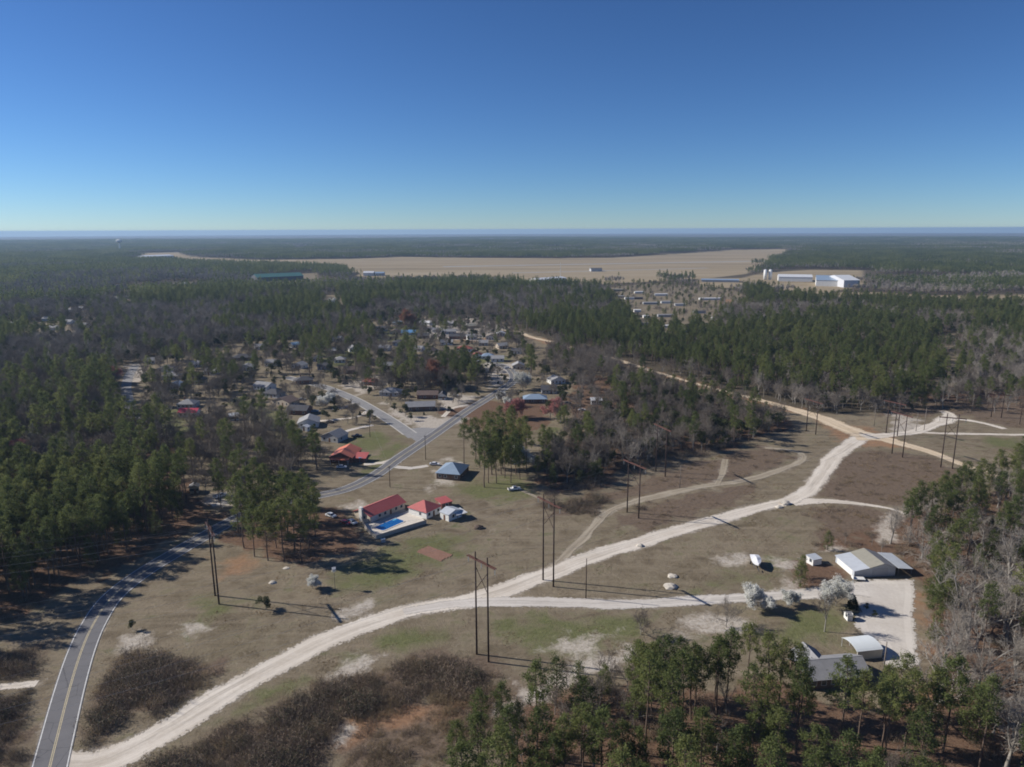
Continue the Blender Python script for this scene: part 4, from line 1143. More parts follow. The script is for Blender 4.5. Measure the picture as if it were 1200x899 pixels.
ROW = [
 ('dark_roof_house', 'dark roofed brick house fourth from the bungalow in the side street row', (335,484), (358,485), 9, M_BRICK, M_R_DARK, 'gable'),
 ('brown_roof_house', 'long brown roofed house in the middle of the side street row', (318,472), (338,475), 9, M_STUCCO, M_R_BROWN, 'gable_y'),
 ('slate_roof_house', 'slate roofed house behind the brown roofed one in the side street row', (306,463), (324,465), 9, M_GREYW, M_R_DARK, 'hip'),
 ('grey_roof_house', 'grey roofed house at the far end of the side street row', (296,454), (312,456), 9, M_WHITE, M_R_GREY, 'gable'),
 ('bend_house', 'charcoal roofed house at the bend where the side street ends', (346,449), (366,448), 9, M_BRICK, M_R_DARK, 'hip'),
 ('long_house', 'long low grey house with blank metal roof facing the junction lawn', (475,481.5), (509,480.5), 9, M_BRICK_B, M_R_GREY, 'gable'),
 ('brown_brick_house', 'brown brick house behind the long low grey one', (488,467), (512,467), 8, M_BRICK, M_R_BROWN, 'gable'),
 ('white_garage', 'white gabled garage just right of the long low grey house', (513,468), (522,468), 7, M_WHITE, M_R_DARK, 'gable_y'),
 ('shaded_house', 'grey house half hidden by pines left of the long low house', (444,463), (466,464), 9, M_GREYW, M_R_GREY, 'hip'),
 ('maroon_house', 'small maroon walled house among pines above the side street', (424,450), (438,451), 7, M_BRICK, M_R_RUST, 'gable'),
 ('rose_house', 'pale rose house with a steep gable under the pines', (427,427), (440,427), 8, M_STUCCO, M_R_BROWN, 'gable_y'),
 ('blue_slate_house', 'blue slate roofed house by the two red trees', (613,473), (640,473), 9, M_BRICK_B, M_R_BLUE, 'hip'),
 ('sunlit_roof_house', 'dark roofed house behind the blue slate roofed one by the red trees', (634,462), (652,462), 9, M_GREYW, M_R_DARK, 'gable'),
 ('pale_gable_house', 'pale gabled house farthest up the lane of red trees', (645,451), (662,450), 9, M_WHITE, M_R_GREY, 'gable_y'),
 ('cul_de_sac_house', 'light grey gabled house at the road loop beside a tall pine', (600,433), (614,433), 9, M_STUCCO, M_R_LIGHT, 'gable_y'),
 ('white_bungalow', 'white bungalow left of the light grey house at the road loop', (575,424), (590,424), 8, M_WHITE, M_R_LIGHT, 'gable'),
 ('grey_bungalow', 'blue grey roofed bungalow between the white bungalow and the pink one', (564,421), (578,421), 8, M_GREYW, M_R_BLUE, 'hip'),
 ('pink_house', 'white gabled house with a rust roof near the road loop', (553,420), (565,420), 8, M_WHITE, M_R_RUST, 'gable_y'),
 ('red_hip_house', 'house with a deep red hip roof in the middle of the settlement', (535,412), (553,412), 9, M_WHITE, M_R_RUST, 'hip'),
 ('flat_white_house', 'low white house just left of the deep red hip roof', (516,404), (530,404), 8, M_WHITE, M_R_LIGHT, 'gable'),
 ('long_dark_house', 'long dark roofed house behind the deep red hip roof', (526,397), (546,397), 8, M_BRICK, M_R_DARK, 'gable'),
 ('white_house', 'white house with grey roof in the upper row beside a round cedar', (506,389), (518,389), 8, M_WHITE, M_R_GREY, 'gable'),
 ('grey_house', 'grey house right of the round cedar in the upper row', (519,391), (534,391), 8, M_GREYW, M_R_GREY, 'gable'),
 ('blue_roof_house', 'bright blue roofed house in the upper row of the settlement', (470,392), (486,392), 9, M_WHITE, plain('bright_blue_roof', (0.13, 0.30, 0.55), 0.5, 0.08), 'gable'),
 ('tan_house', 'tan house with brown roof left of the bright blue roof', (456,391), (468,391), 9, M_TAN, M_R_BROWN, 'gable_y'),
 ('white_gable_house', 'white gabled house at the left end of the upper row', (438,387), (453,387), 9, M_WHITE, M_R_DARK, 'gable'),
 ('dark_low_house', 'dark low house right of the bright blue roof', (488,396), (502,396), 8, M_BRICK_B, M_R_DARK, 'gable'),
 ('small_blue_house', 'small house with a light blue roof at the wood edge behind the upper row', (460,380), (470,380), 7, M_WHITE, plain('light_blue_roof', (0.33, 0.45, 0.56), 0.5, 0.08), 'gable'),
 ('clay_lot_house', 'tan flat roofed house on the bare clay lot', (545,385), (562,384), 9, M_TAN, M_R_TAN, 'hip'),
 ('small_white_house', 'white two windowed house by the start of the clay track', (582,394), (592,394), 7, M_WHITE, M_R_WHITE, 'gable_y'),
 ('pale_blue_house', 'pale blue roofed house among the back pines', (343,406), (352,405), 8, M_WHITE, plain('sky_blue_roof', (0.30, 0.46, 0.62), 0.5, 0.08), 'gable'),
 ('white_cottage', 'white cottage left of the dense pine crown above the side street', (366,422), (375,422), 7, M_WHITE, M_R_LIGHT, 'gable_y'),
 ('low_tan_house', 'low tan house right of the white cottage above the side street', (386,413), (400,413), 8, M_TAN, M_R_GREY, 'gable'),
 ('grey_roof_cottage', 'grey roofed white house at the left edge of the wooded settlement', (279,432), (294,432), 8, M_WHITE, M_R_LIGHT, 'gable_y'),
 ('dark_hall', 'long dark roofed building in shade behind the grey roofed white house', (272,421), (300,420), 10, M_BRICK_B, M_R_DARK, 'hip'),
 ('grey_gable_house', 'grey gabled house directly behind the scarlet roof', (206,476), (226,476), 9, M_GREYW, M_R_GREY, 'hip'),
 ('scarlet_roof_house', 'house with a scarlet metal roof on the lawn left of the bare trees', (208,486), (229,486), 7, M_WHITE, M_R_SCARLET, 'gable'),
 ('blue_gable_house', 'blue grey roofed house beside the shaded residential street', (193,454), (210,454), 9, M_WHITE, M_R_BLUE, 'gable_y'),
 ('street_house', 'grey roofed house second along the shaded residential street', (189,442), (208,442), 9, M_GREYW, M_R_GREY, 'hip'),
 ('street_house', 'dark roofed white house at the far end of the shaded residential street', (184,433), (202,433), 9, M_WHITE, M_R_DARK, 'hip'),
 ('hidden_white_shed', 'white shed among bare trees right of the scarlet roof', (268,491), (279,490), 5, M_WHITE, M_R_WHITE, 'gable'),
 ('lane_shed', 'white domed shed behind the two red trees', (692,475), (704,475), 5, M_WHITE, M_R_WHITE, 'gable'),
 ('tan_shed', 'little tan shed in the gap between the two pine groves', (221,576), (231,575), 3.5, M_TAN, M_R_GREY, 'gable_y'),
]
MORE = [(316,427,13,M_WHITE,M_R_GREY,'gable','pale cottage among pines behind the row end'), (331,418,12,M_TAN,M_R_BROWN,'hip','tan house with brown hip roof under the back pines'),
 (347,430,13,M_WHITE,M_R_LIGHT,'gable_y','white gable house left of the bend'), (378,432,13,M_GREYW,M_R_DARK,'gable','dark roofed grey house above the bend'),
 (398,424,13,M_WHITE,M_R_LIGHT,'hip','light roofed house under the pines above the bend'), (410,437,12,M_BRICK,M_R_BROWN,'gable','brown brick house just above the sand lot'),
 (415,411,12,M_WHITE,M_R_GREY,'gable_y','white gable house behind the pale rose one'), (449,410,12,M_GREYW,M_R_LIGHT,'gable','light grey house between the pines and the lawn'),
 (466,404,13,M_WHITE,M_R_DARK,'hip','dark hip roofed house below the bright blue roof'), (455,432,13,M_TAN,M_R_GREY,'gable','tan house in the pines left of the rust tree'),
 (487,411,12,M_WHITE,M_R_GREY,'gable','white house directly above the rust tree'), (502,414,12,M_STUCCO,M_R_BROWN,'gable_y','cream gable house right of the rust tree top'),
 (553,398,11,M_WHITE,M_R_LIGHT,'gable','small white house right of the long dark roof'), (566,405,11,M_GREYW,M_R_GREY,'gable','grey house above the rust roofed gable'),
 (574,398,10,M_WHITE,M_R_DARK,'gable_y','white gable house near the start of the clay track'), (497,380,12,M_WHITE,M_R_WHITE,'gable','white roofed house at the wood edge of the upper row'),
 (524,381,12,M_GREYW,M_R_LIGHT,'gable','pale grey house at the wood edge of the upper row'), (244,437,12,M_WHITE,M_R_GREY,'gable','white house in trees right of the residential street'),
 (255,424,12,M_TAN,M_R_BROWN,'hip','brown roofed house in trees near the long dark hall'), (226,428,12,M_GREYW,M_R_LIGHT,'gable','light roofed house behind the dark roofed white one'),
 (231,448,12,M_STUCCO,M_R_DARK,'gable_y','cream gable house above the scarlet roof'), (175,424,12,M_WHITE,M_R_LIGHT,'gable','white house at the far end of the residential street'),
 (305,408,12,M_WHITE,M_R_GREY,'gable','white house at the wood edge behind the long dark hall'), (392,398,11,M_WHITE,M_R_LIGHT,'gable','white house deepest in the back pines'),
 (590,409,11,M_STUCCO,M_R_GREY,'gable','cream house above the white bungalow'), (604,415,11,M_WHITE,M_R_DARK,'gable','dark roofed white house above the road loop')]
for px, py, ln, wm, rm, rk, lb in MORE: ROW.append(('village_house', lb, (px - ln / 2, py), (px + ln / 2, py + (px * 7 % 5 - 2) * .4), 8.5, wm, rm, rk))
for nm, lb, a, b, W, wm, rm, rk in ROW:
    near = a[1] > 440
    house(nm, lb, a, b, W, 2.8, rk, W * 0.23, wm, rm, cat='shed' if 'shed' in nm or 'garage' in nm else 'house', nwin=3 if near else 2, detail=a[1] > 385, chimney=nm in ('long_dark_house', 'grey_gable_house', 'bend_house'))

# barn with lean-to, house and carport at the gravel yard
bloc, byaw, bL = frame_of((998,680), (1046,678), 10.6)
barn = thing('metal_barn', bloc, byaw, 'grey sheet metal barn with three roof slopes at the end of the gravel yard', 'barn')
x0, x1, D = -bL/2, bL/2, 5.3
xm = x0 + bL * 0.36; xr = x0 + bL * 0.70
sk = 0.0
mb = MB(); prof = [(x0, -.2), (x1, -.2), (x1, 2.7), (xr, 4.2), (xm, 3.0), (x0, 2.2)]
n = len(prof)
mb.add([(x, -D, z) for x, z in prof] + [(x, D, z) for x, z in prof], [tuple(range(n)), tuple(range(n, 2*n))[::-1]] + [(i, n+i, n+(i+1) % n, (i+1) % n) for i in range(n)])
mb.build('wall', M_METALW, barn)
def slope(xa, za, xb, zb, mat, nm, ya=-D-.3, yb=D+.3, th=.09, lift=.03):
    m = MB(); m.hexa([(xa, ya, za+lift), (xb, ya, zb+lift), (xb, yb, zb+lift), (xa, yb, za+lift), (xa, ya, za+lift+th), (xb, ya, zb+lift+th), (xb, yb, zb+lift+th), (xa, yb, za+lift+th)])
    return m.build(nm, mat, barn)
def turnx(m):  # ribs run down the slope, across the ridge
    return m
slope(x0-.3, 2.13, xm-.02, 2.99, M_R_GALV, 'shed_roof')
slope(xm, 3.0, xr, 4.2, M_R_TAN, 'roof_slope', lift=.06)
slope(xr+.01, 4.2, x1+.3, 2.6, M_R_GREY, 'roof_slope', lift=.06)
slope(x1+.8, 2.5, x1+5.6, 2.0, M_R_GALV, 'lean_to_roof')
for y in (-D+.1, -D/3, D/3, D-.1): MB().box(x1+5.3, x1+5.45, y-.08, y+.08, -.1, 2.02).build('post', M_POLE_GREY, barn); MB().box(x1+.95, x1+1.1, y-.08, y+.08, -.1, 2.47).build('post', M_POLE_GREY, barn)
MB().box(x1+1.2, x1+5.2, D-.25, D-.15, -.1, 1.98).build('lean_to_back', M_DKMETAL, barn)
MB().box(xm+1.0, xr+1.6, -D-.06, -D+.02, 0, 2.7).build('sliding_door', plain('door_sheet', (0.36, 0.38, 0.42), 0.5, 0.06), barn)
MB().box(x0-.03, x0+.02, -D+1, D-1, 0.02, 2.1).build('white_panel', M_WHITE, barn)
BUILT.append((bloc.x + 2, bloc.y, 13.0))

ht, hloc, hyaw, hL = house('farmhouse', 'grey shingled farmhouse with a cross gable among pines below the gravel yard', (947,811), (1010,806), 8.4, 2.7, 'gable', 2.1, M_BRICK_B, M_R_GREY, nwin=5, L=15.5)
mb = MB(); mb.prism([(-3.6, 2.25), (-3.6, 2.1), (0, 4.45), (3.6, 2.1), (3.6, 2.25), (0, 4.6)], -1.0, 7.4)
mb.v = [(y - 2.4, x + 0.5, z) for x, y, z in mb.v]; mb.f = [f[::-1] for f in mb.f]; mb.build('cross_roof', M_R_GREY, ht)
MB().box(-5.6, 0.8, 4.15, 7.2, -.2, 2.4).build('cross_wing', M_BRICK_B, ht)
for x in (3.0, 4.6): MB().box(x-.2, x+.2, -2.2, -1.8, 3.4, 4.2).build('vent_pipe', M_DKMETAL, ht)
cloc, cyaw, cL = frame_of((1001,777), (1030,774), 6.4)
cp = thing('carport', cloc, cyaw, 'white vaulted metal carport between the farmhouse and the gravel yard', 'carport')
mb = MB(); prof = [(-3.2 + 6.4 * k / 10, 2.4 + 0.8 * math.sin(math.pi * k / 10) ** 0.8) for k in range(11)]
pr = prof + [(y, z - .08) for y, z in prof[::-1]]
mb.prism(pr, -cL/2-.2, cL/2+.2); mb.build('roof', plain('white_sheet', (0.70, 0.74, 0.75), 0.35, 0.04, 0.5, 0.0, 0.5), cp)
MB().box(-cL/2, cL/2, -3.18, -3.08, -.1, 2.37).build('side_wall', plain('cream_sheet', (0.62, 0.57, 0.46), 0.6, 0.06), cp)
for x in (-cL/2, -cL/6, cL/6, cL/2):
    for y in (-3.0, 3.05): MB().box(x-.05, x+.05, y-.05, y+.05, -.1, 2.38).build('post', M_GREYW, cp)
BUILT += [(cloc.x, cloc.y, 7.5), (hloc.x - 6, hloc.y, 9), (hloc.x + 6, hloc.y, 9)]
house('well_house', 'tiny grey well house on the farmhouse lawn', (990,731), (996,731), 2.2, 1.6, 'gable', 0.6, M_WHITE, M_R_GREY, 'shed', nwin=0, door=False, o=0.15)
house('yard_shed', 'small pale shed among brush left of the metal barn', (950,666), (960,664), 3.0, 2.0, 'shed', 0.4, M_WHITE, M_R_GALV, 'shed', nwin=0, door=False, o=0.15)

# mobile homes around the far clearing, works, hangars
def mobile(label, px, py, ln, wm, rm, name='mobile_home', skew=0):
    a = (px - ln * 0.5, py); b = (px + ln * 0.5, py + skew)
    house(name, label, a, b, 6.0, 2.7, 'gable', 0.6, wm, rm, cat='mobile home', detail=False, o=0.25)
MOB = [(725,342,13,M_TAN,M_R_TAN,'tan mobile home at the upper corner of the far clearing'), (738,352,11,M_WHITE,M_R_GREY,'white mobile home left of the dark shaded one in the far clearing'),
       (749,352,9,M_BRICK_B,M_R_DARK,'dark shaded mobile home in the far clearing'), (749,345,10,M_WHITE,M_R_WHITE,'bright white mobile home in the back row of the far clearing'),
       (775,348,15,M_WHITE,M_R_WHITE,'longest white mobile home in the back row of the far clearing'), (833,353.5,26,M_WHITE,M_R_WHITE,'long white metal shed at the edge of the far clearing'),
       (763,358,18,M_GREYW,M_R_LIGHT,'grey mobile home in the middle row of the far clearing'), (781,357,12,M_WHITE,M_R_LIGHT,'pale mobile home beside a dark pine in the far clearing'),
       (797,360,12,M_WHITE,M_R_LIGHT,'pale mobile home right of a dark pine in the far clearing'), (747,367,8,M_WHITE,M_R_WHITE,'white mobile home at the lower side of the far clearing'),
       (757,374,6,M_WHITE,M_R_WHITE,'small white hut at the lower edge of the far clearing'), (780,373,18,M_GREYW,M_R_GREY,'grey mobile home with cars before it in the far clearing'),
       (820,369,14,M_GREYW,M_R_DARK,'dark roofed mobile home near the right edge of the far clearing'), (783,386,9,M_WHITE,M_R_WHITE,'white mobile home lowest in the far clearing'),
       (803,391,6,M_WHITE,M_R_WHITE,'white hut in the trees below the far clearing'), (893,375,8,M_WHITE,M_R_WHITE,'white roof in bare trees right of the far clearing'),
       (755,383,9,M_TAN,M_R_TAN,'tan mobile home in trees below the far clearing'), (728,350,8,M_TAN,M_R_GREY,'tan hut left of the far clearing'),
       (838,377,7,M_WHITE,M_R_WHITE,'little white hut by the clay bank of the far clearing')]
for px, py, ln, wm, rm, lb in MOB: mobile(lb, px, py, ln, wm, rm)
FARH = [(79,362,8,'white house at the upper left among the woods'), (95,360,9,'white long house right of the other one at the upper left'), (53,372,8,'white roofed house in the far left hamlet'),
        (60,383,9,'white house by the lawn of the far left hamlet'), (9,378,8,'white house at the very left edge of the woods'), (135,348,9,'white building in the small left glade'),
        (148,347,6,'small white building right of the left glade'), (78,376,9,'white shed on the sunny slope of the left hamlet'), (215,331,5,'tiny white house in the sandy glade'),
        (98,380,9,'pale house on the sunny slope of the left hamlet')]
for px, py, ln, lb in FARH: house('woodland_house', lb, (px-ln/2, py), (px+ln/2, py), 9, 3.0, 'gable', 1.8, M_WHITE, M_R_LIGHT, detail=False)
house('green_roof_hall', 'long hall with dark green metal roof in the woods', (302,328), (356,326), 45, 9.0, 'gable', 6.0, M_DKMETAL, M_R_GREEN, cat='hall', detail=False, o=1)
house('white_depot', 'white depot at the far end of the airfield', (172,299.5), (204,298.5), 60, 9.0, 'gable', 4.0, M_WHITE, M_R_WHITE, cat='depot', detail=False, o=1)
house('airfield_hangar', 'white hangar at the left end of the airfield edge', (426,322), (438,322), 30, 7.0, 'gable', 3.0, M_WHITE, M_R_WHITE, cat='hangar', detail=False, o=.5)
house('small_hangar', 'small blue grey hangar next to the white one on the airfield edge', (440,322), (450,322), 24, 6.0, 'gable', 2.5, M_GREYW, M_R_BLUE, cat='hangar', detail=False, o=.5)
house('terminal', 'low pale building below the thin mast on the airfield edge', (630,331), (664,329), 26, 5.0, 'gable', 2.5, M_WHITE, M_R_WHITE, cat='terminal', detail=False, o=.5)
house('apron_shed', 'dark roofed shed right of the thin mast on the airfield', (693,319), (706,319), 25, 6.0, 'gable', 2.5, M_GREYW, M_R_DARK, cat='hangar', detail=False, o=.5)
house('grey_warehouse', 'big warehouse with blue grey roof and pale wall', (956,338), (988,339), 75, 11.0, 'gable', 7.0, M_WHITE, M_R_BLUE, cat='warehouse', detail=False, o=.5)
house('white_warehouse', 'big white warehouse joined to the blue grey roofed one', (988.5,340), (1007,340), 80, 13.0, 'gable', 7.0, plain('pale_sheet', (0.56, 0.57, 0.60), 0.5, 0.05), M_R_WHITE, cat='warehouse', detail=False, o=.5)
house('long_warehouse', 'long low white warehouse left of the blue grey roofed one', (912,332), (952,333), 45, 9.0, 'gable', 4.0, M_WHITE, M_R_WHITE, cat='warehouse', detail=False, o=.5)
house('grey_store', 'flat grey store building among trees by the works', (822,332), (866,333), 30, 4.0, 'gable', 1.5, M_GREYW, M_R_BLUE, cat='store', detail=False, o=.5)
for k, px in enumerate((896.5, 902.5)):
    s = thing('silo', G3(px, 330), 0, ('left' if k == 0 else 'right') + ' one of the two white silos beside the warehouses', 'silo', 'silos by the warehouses')
    MB().tube((0,0,-1), (0,0,20), 3.4, 3.4, 16).build('silo_body', M_WHITE, s, True); MB().tube((0,0,20), (0,0,21.6), 3.5, 0.5, 16).build('cap', M_R_WHITE, s)
mt = thing('radio_mast', G3(657, 329), 0, 'thin pale mast rising beside the low terminal building', 'mast')
MB().tube((0,0,-1), (0,0,38), .45, .2, 6).build('pole', M_WHITE, mt)
for k in range(3): MB().box(-1.2, 1.2, -.1, .1, 22+6*k, 22.4+6*k).build('bracket', M_WHITE, mt)
wtr = thing('water_tower', G3(140, 281), 0, 'distant water tower standing on the left horizon', 'water tower')
MB().tube((0,0,-5), (0,0,48), 4, 3, 10).build('stem', M_WHITE, wtr); MB().tube((0,0,46), (0,0,52), 5, 15, 14).tube((0,0,52), (0,0,60), 15, 15, 14).tube((0,0,60), (0,0,66), 15, 3, 14).build('bowl', M_WHITE, wtr)

# ------------------------------------------------------------------ pylons, poles, wires
print('lines...')
def hframe(label, b0, b1, h, name='transmission_pylon', arm=3.0, brace=True, group='timber pylons of the power line'):
    p0, p1 = G3(*b0), G3(*b1)
    c = (p0 + p1) / 2; d = p1 - p0; w = d.length; yaw = math.atan2(d.y, d.x)
    w = max(4.5, min(w, 7.5))
    t = thing(name, c, yaw, label, 'pylon', group)
    for x in (-w/2, w/2):
        MB().tube((x, 0, -.5), (x, 0, h), .26, .17, 9).build('pole', M_WOODPOLE, t, True)
    za = h - 1.9
    ar = MB(); ar.box(-w/2-arm, w/2+arm, -.30, -.19, za-.16, za+.16); ar.box(-w/2-arm, w/2+arm, .19, .30, za-.16, za+.16); ar.build('crossarm', M_XARM, t)
    if brace:
        for s in (-1, 1):
            MB().tube((-s*w/2, s*.24, za-2.4), (s*w/2, s*.24, za-8.2), .085, .085, 5).build('brace', M_WOODPOLE, t)
    att = []
    for x in (-w/2-arm+.3, 0, w/2+arm-.3):
        m = MB()
        for k in range(6): m.tube((x, 0, za-.22-.26*k), (x, 0, za-.36-.26*k), .16, .07, 7)
        m.tube((x, 0, za+.05), (x, 0, za-1.8), .03, .03, 4); m.build('insulator', M_INSUL, t)
        att.append(Vector((c.x + x * math.cos(yaw), c.y + x * math.sin(yaw), c.z + za - 1.8)))
    for x in (-w/2, w/2): att.append(Vector((c.x + x * math.cos(yaw), c.y + x * math.sin(yaw), c.z + h)))
    BUILT.append((c.x, c.y, 6.0))
    return att
PA = hframe('timber H pylon by the road bend casting a long crossarm shadow', (249.5,695.5), (254,705.5), 24)
PB = hframe('nearest timber H pylon at the end of the dark thicket', (556.5,767), (568.5,775), 28)
PC = hframe('timber H pylon standing between the sand track and the gravel drive', (634,680), (646,688), 28)
PD = hframe('timber H pylon at the foot of the bare wood beside the faint track', (733,601.5), (746.5,608.5), 22)
PE = hframe('timber H pylon in front of the pale bare trees', (767,553.5), (778,560), 23)
PF = hframe('timber H pylon nearest the start of the clay track', (943.5,508), (954.5,512), 19)
PG2 = hframe('timber H pylon behind the clay track junction', (1037,511), (1050,514.5), 19)
PG = hframe('timber H pylon in front of the clay track junction', (1043.7,535), (1056,539.5), 22)
PH = hframe('timber H pylon right of the clay track junction', (1101,551.5), (1114,553), 25)
PJ = hframe('small far timber H pylon near the right edge', (1160,493), (1172,494), 15)
def upole(label, b, h, name='utility_pole', mat=None, arm=0.0, group='single timber utility poles', yaw=0.4):
    p = G3(*b)
    t = thing(name, p, yaw, label, 'utility pole', group)
    MB().tube((0,0,-.4), (0,0,h), .17, .11, 8).build('pole', mat or M_POLE_GREY, t, True)
    if arm: MB().box(-arm, arm, -.2, -.1, h-.7, h-.5).build('crossarm', mat or M_POLE_GREY, t)
    MB().tube((0,0,h), (0,0,h+.25), .06, .05, 6).build('insulator', M_INSUL, t)
    return Vector((p.x, p.y, p.z + h))
UP = {}
UP[0] = upole('lone dark pole beside the gravel drive', (684,702), 12.5, mat=M_WOODPOLE)
UP[1] = upole('roadside pole at the edge of the pool house lawn', (455.5,570), 9.5, mat=M_WOODPOLE, arm=.8)
UP[2] = upole('roadside pole right of the road junction', (497.5,538), 12, mat=M_WOODPOLE, arm=.8)
UP[3] = upole('pole on the lawn corner of the side street', (432.5,511), 10, mat=M_WOODPOLE, arm=.8)
UP[4] = upole('short pale pole beside the faint track', (795,573), 9.5)
UP[5] = upole('pale pole left of the clay track junction', (1023,503), 12, arm=.9)
UP[6] = upole('pale pole beyond the sand pit', (1072,509), 10)
UP[7] = upole('taller pale pole right of the sand pit', (1081.5,508), 12)
UP[8] = upole('far pale pole at the wood edge by the clearing', (1138,485), 10)
UP[9] = upole('thick dark pole at the right edge of the clearing', (1193.5,502), 21, mat=M_WOODPOLE, arm=2.0)
UP[10] = upole('pole rising from the woods above the clay track', (850,452), 12)
UP[11] = upole('leaning grey snag beside the gravel yard', (1032,788), 7.5, name='yard_pole')
UP[12] = upole('weathered pole in front of the bottom pines', (838,738), 11, mat=M_WOODPOLE) if False else None
def wire(name, label, a, b, sag, r=0.035, group='power line wires', n=18):
    P = []
    for k in range(n + 1):
        t = k / n; p = a.lerp(b, t); P.append((p.x, p.y, p.z - sag * 4 * t * (1 - t)))
    V, F = tri_tube(P, [r] * (n + 1), 3)
    o = obj(name, tri_mesh(V, F, name, [M_WIRE])); tag(o, label, 'wire', group)
def span(A, B, sag, label):
    for k in range(len(A)): wire('power_line', label, A[k], B[k], sag * (0.75 if k >= 3 else 1), 0.02 if k < 3 else 0.012, group=label)
def shift(A, dx, dy, dz=0): return [p + Vector((dx, dy, dz)) for p in A]
ln_dir = lambda A: (A[2] - A[0]).normalized()
span(PA, shift(PA, -210, -46), 5, 'wire running left from the pylon by the road bend over the pine grove')
span(PA, PD, 6, 'wire hanging between the road bend pylon and the bare wood pylon')
span(PB, PG, 8, 'wire hanging from the nearest pylon to the one before the junction')
span(PB, shift(PB, -190, -95), 6, 'wire running from the nearest pylon toward the lower left')
span(PC, PG2, 8, 'wire hanging from the middle pylon to the one behind the junction')
span(PC, shift(PC, -210, -95), 7, 'wire running from the middle pylon toward the lower left')
span(PD, PF, 7, 'wire hanging between the bare wood pylon and the clay track pylon')
span(PF, shift(PF, 260, 175, -2), 6, 'wire running right from the clay track pylon past the pine wall')
span(PG, shift(PG, 240, 150, -2), 6, 'wire running right from the pylon before the junction')
span(PG2, shift(PG2, 250, 165, -2), 6, 'wire running right from the pylon behind the junction')
for i, j in ((1, 2), (1, 3)): wire('service_wire', ('wire between the two roadside poles', 'wire between the lawn pole and the roadside pole')[i != 1 or j == 3], UP[i], UP[j], 0.8, 0.02, 'thin service wires')

# ------------------------------------------------------------------ vehicles and small things
_cars = {}
M_TYRE = plain('tyre_rubber', (0.03, 0.03, 0.03), 0.9, 0.1); M_RIM = plain('wheel_rim', (0.45, 0.45, 0.46), 0.35, 0.05, 1.0, 0.6)
M_LAMP = plain('lamp_glass', (0.75, 0.75, 0.72), 0.2, 0.03)
M_TAIL = plain('tail_lamp', (0.35, 0.02, 0.02), 0.3, 0.03)
def car(label, px, py, yaw, col, kind='sedan', cname='car_paint'):
    t = thing('pickup_truck' if kind == 'pickup' else 'parked_car', G3(px, py), yaw, label, 'pickup' if kind == 'pickup' else 'car', 'cars parked at the houses')
    paint = plain(cname, col, 0.25, 0.03, 0.5, 0.0, 0.6)
    if kind == 'pickup':
        prof = [(-2.7,.45),(2.6,.42),(2.7,.62),(2.62,.98),(1.25,1.10),(.75,1.74),(-.55,1.76),(-.75,1.12),(-2.7,1.08)]; gl = [(1.14,1.14),(.70,1.66),(-.48,1.68),(-.62,1.14)]; ax = (1.75,-1.7); roof = (.72,-.52,1.72)
    else:
        prof = [(-2.25,.40),(2.2,.36),(2.3,.60),(2.2,.82),(1.15,.95),(.45,1.42),(-.95,1.45),(-1.75,1.02),(-2.28,.95)]; gl = [(1.02,.99),(.40,1.36),(-.92,1.39),(-1.62,1.03)]; ax = (1.38,-1.38); roof = (.42,-.93,1.42)
    m = MB(); hw = .90
    n = len(prof)
    def yw(z): return hw if z < 1.0 else hw - (z - 1.0) * .38
    m.add([(x, -yw(z), z) for x, z in prof] + [(x, yw(z), z) for x, z in prof], [tuple(range(n)), tuple(range(n, 2*n))[::-1]] + [(i, n+i, n+(i+1) % n, (i+1) % n) for i in range(n)])
    m.build('body', paint, t)
    for s in (-1, 1):
        MB().add([(x, s*(yw(z)+.006), z) for x, z in gl] + [(x, s*(yw(z)-.05), z) for x, z in gl], [(0,1,2,3),(7,6,5,4)]).build('side_window', M_GLASS, t)
    (xa, za), (xb, zb), (xc, zc), (xd, zd) = gl
    e = .03
    m = MB(); m.add([(xa+e+.06, -yw(za)+.1, za+e), (xa+e+.06, yw(za)-.1, za+e), (xb+e+.06, yw(zb)-.1, zb+e), (xb+e+.06, -yw(zb)+.1, zb+e)], [(0,1,2,3)]); m.build('windscreen', M_GLASS, t)
    m = MB(); m.add([(xd-e-.06, -yw(zd)+.1, zd+e), (xd-e-.06, yw(zd)-.1, zd+e), (xc-e-.06, yw(zc)-.1, zc+e), (xc-e-.06, -yw(zc)+.1, zc+e)], [(3,2,1,0)]); m.build('rear_window', M_GLASS, t)
    if kind == 'pickup': MB().box(-2.6, -.85, -.74, .74, 1.085, 1.10).build('cargo_bed', M_TYRE, t)
    for x in ax:
        for s in (-1, 1):
            w = MB().tube((x, s*.72, .33), (x, s*.93, .33), .34, .34, 12).build('wheel', M_TYRE, t); MB().tube((x, s*.90, .33), (x, s*.945, .33), .2, .2, 10).build('rim', M_RIM, w)
    fx = prof[2][0]; bx = prof[0][0]
    for s in (-1, 1):
        MB().box(fx-.06, fx+.01, s*.66-.18, s*.66+.18, .58, .74).build('headlight', M_LAMP, t); MB().box(bx-.05, bx+.02, s*.72-.12, s*.72+.12, .68, .86).build('tail_light', M_TAIL, t)
    return t
WH, SI, DK, RD, BL = (0.70, 0.71, 0.72), (0.40, 0.44, 0.50), (0.03, 0.03, 0.035), (0.30, 0.03, 0.03), (0.05, 0.10, 0.22)
car('white car parked under the pines left of the ranch house', 386, 604, -0.6, WH, cname='white_paint')
car('silver blue car parked at the chimney end of the ranch house', 411, 612, -0.75, SI, cname='silver_paint')
car('dark red car in the shade beside the silver blue one', 403, 612.5, -0.7, RD, cname='red_paint')
car('white car parked in front of the brick house with blue grey roof', 508, 544.5, -0.15, WH, cname='white_paint')
car('white car under the porch of the orange roofed bungalow', 399, 547, 0.05, WH, cname='white_paint')
car('black pickup on the drive beside the plain grey house', 417, 511, 0.15, DK, 'pickup', cname='black_paint')
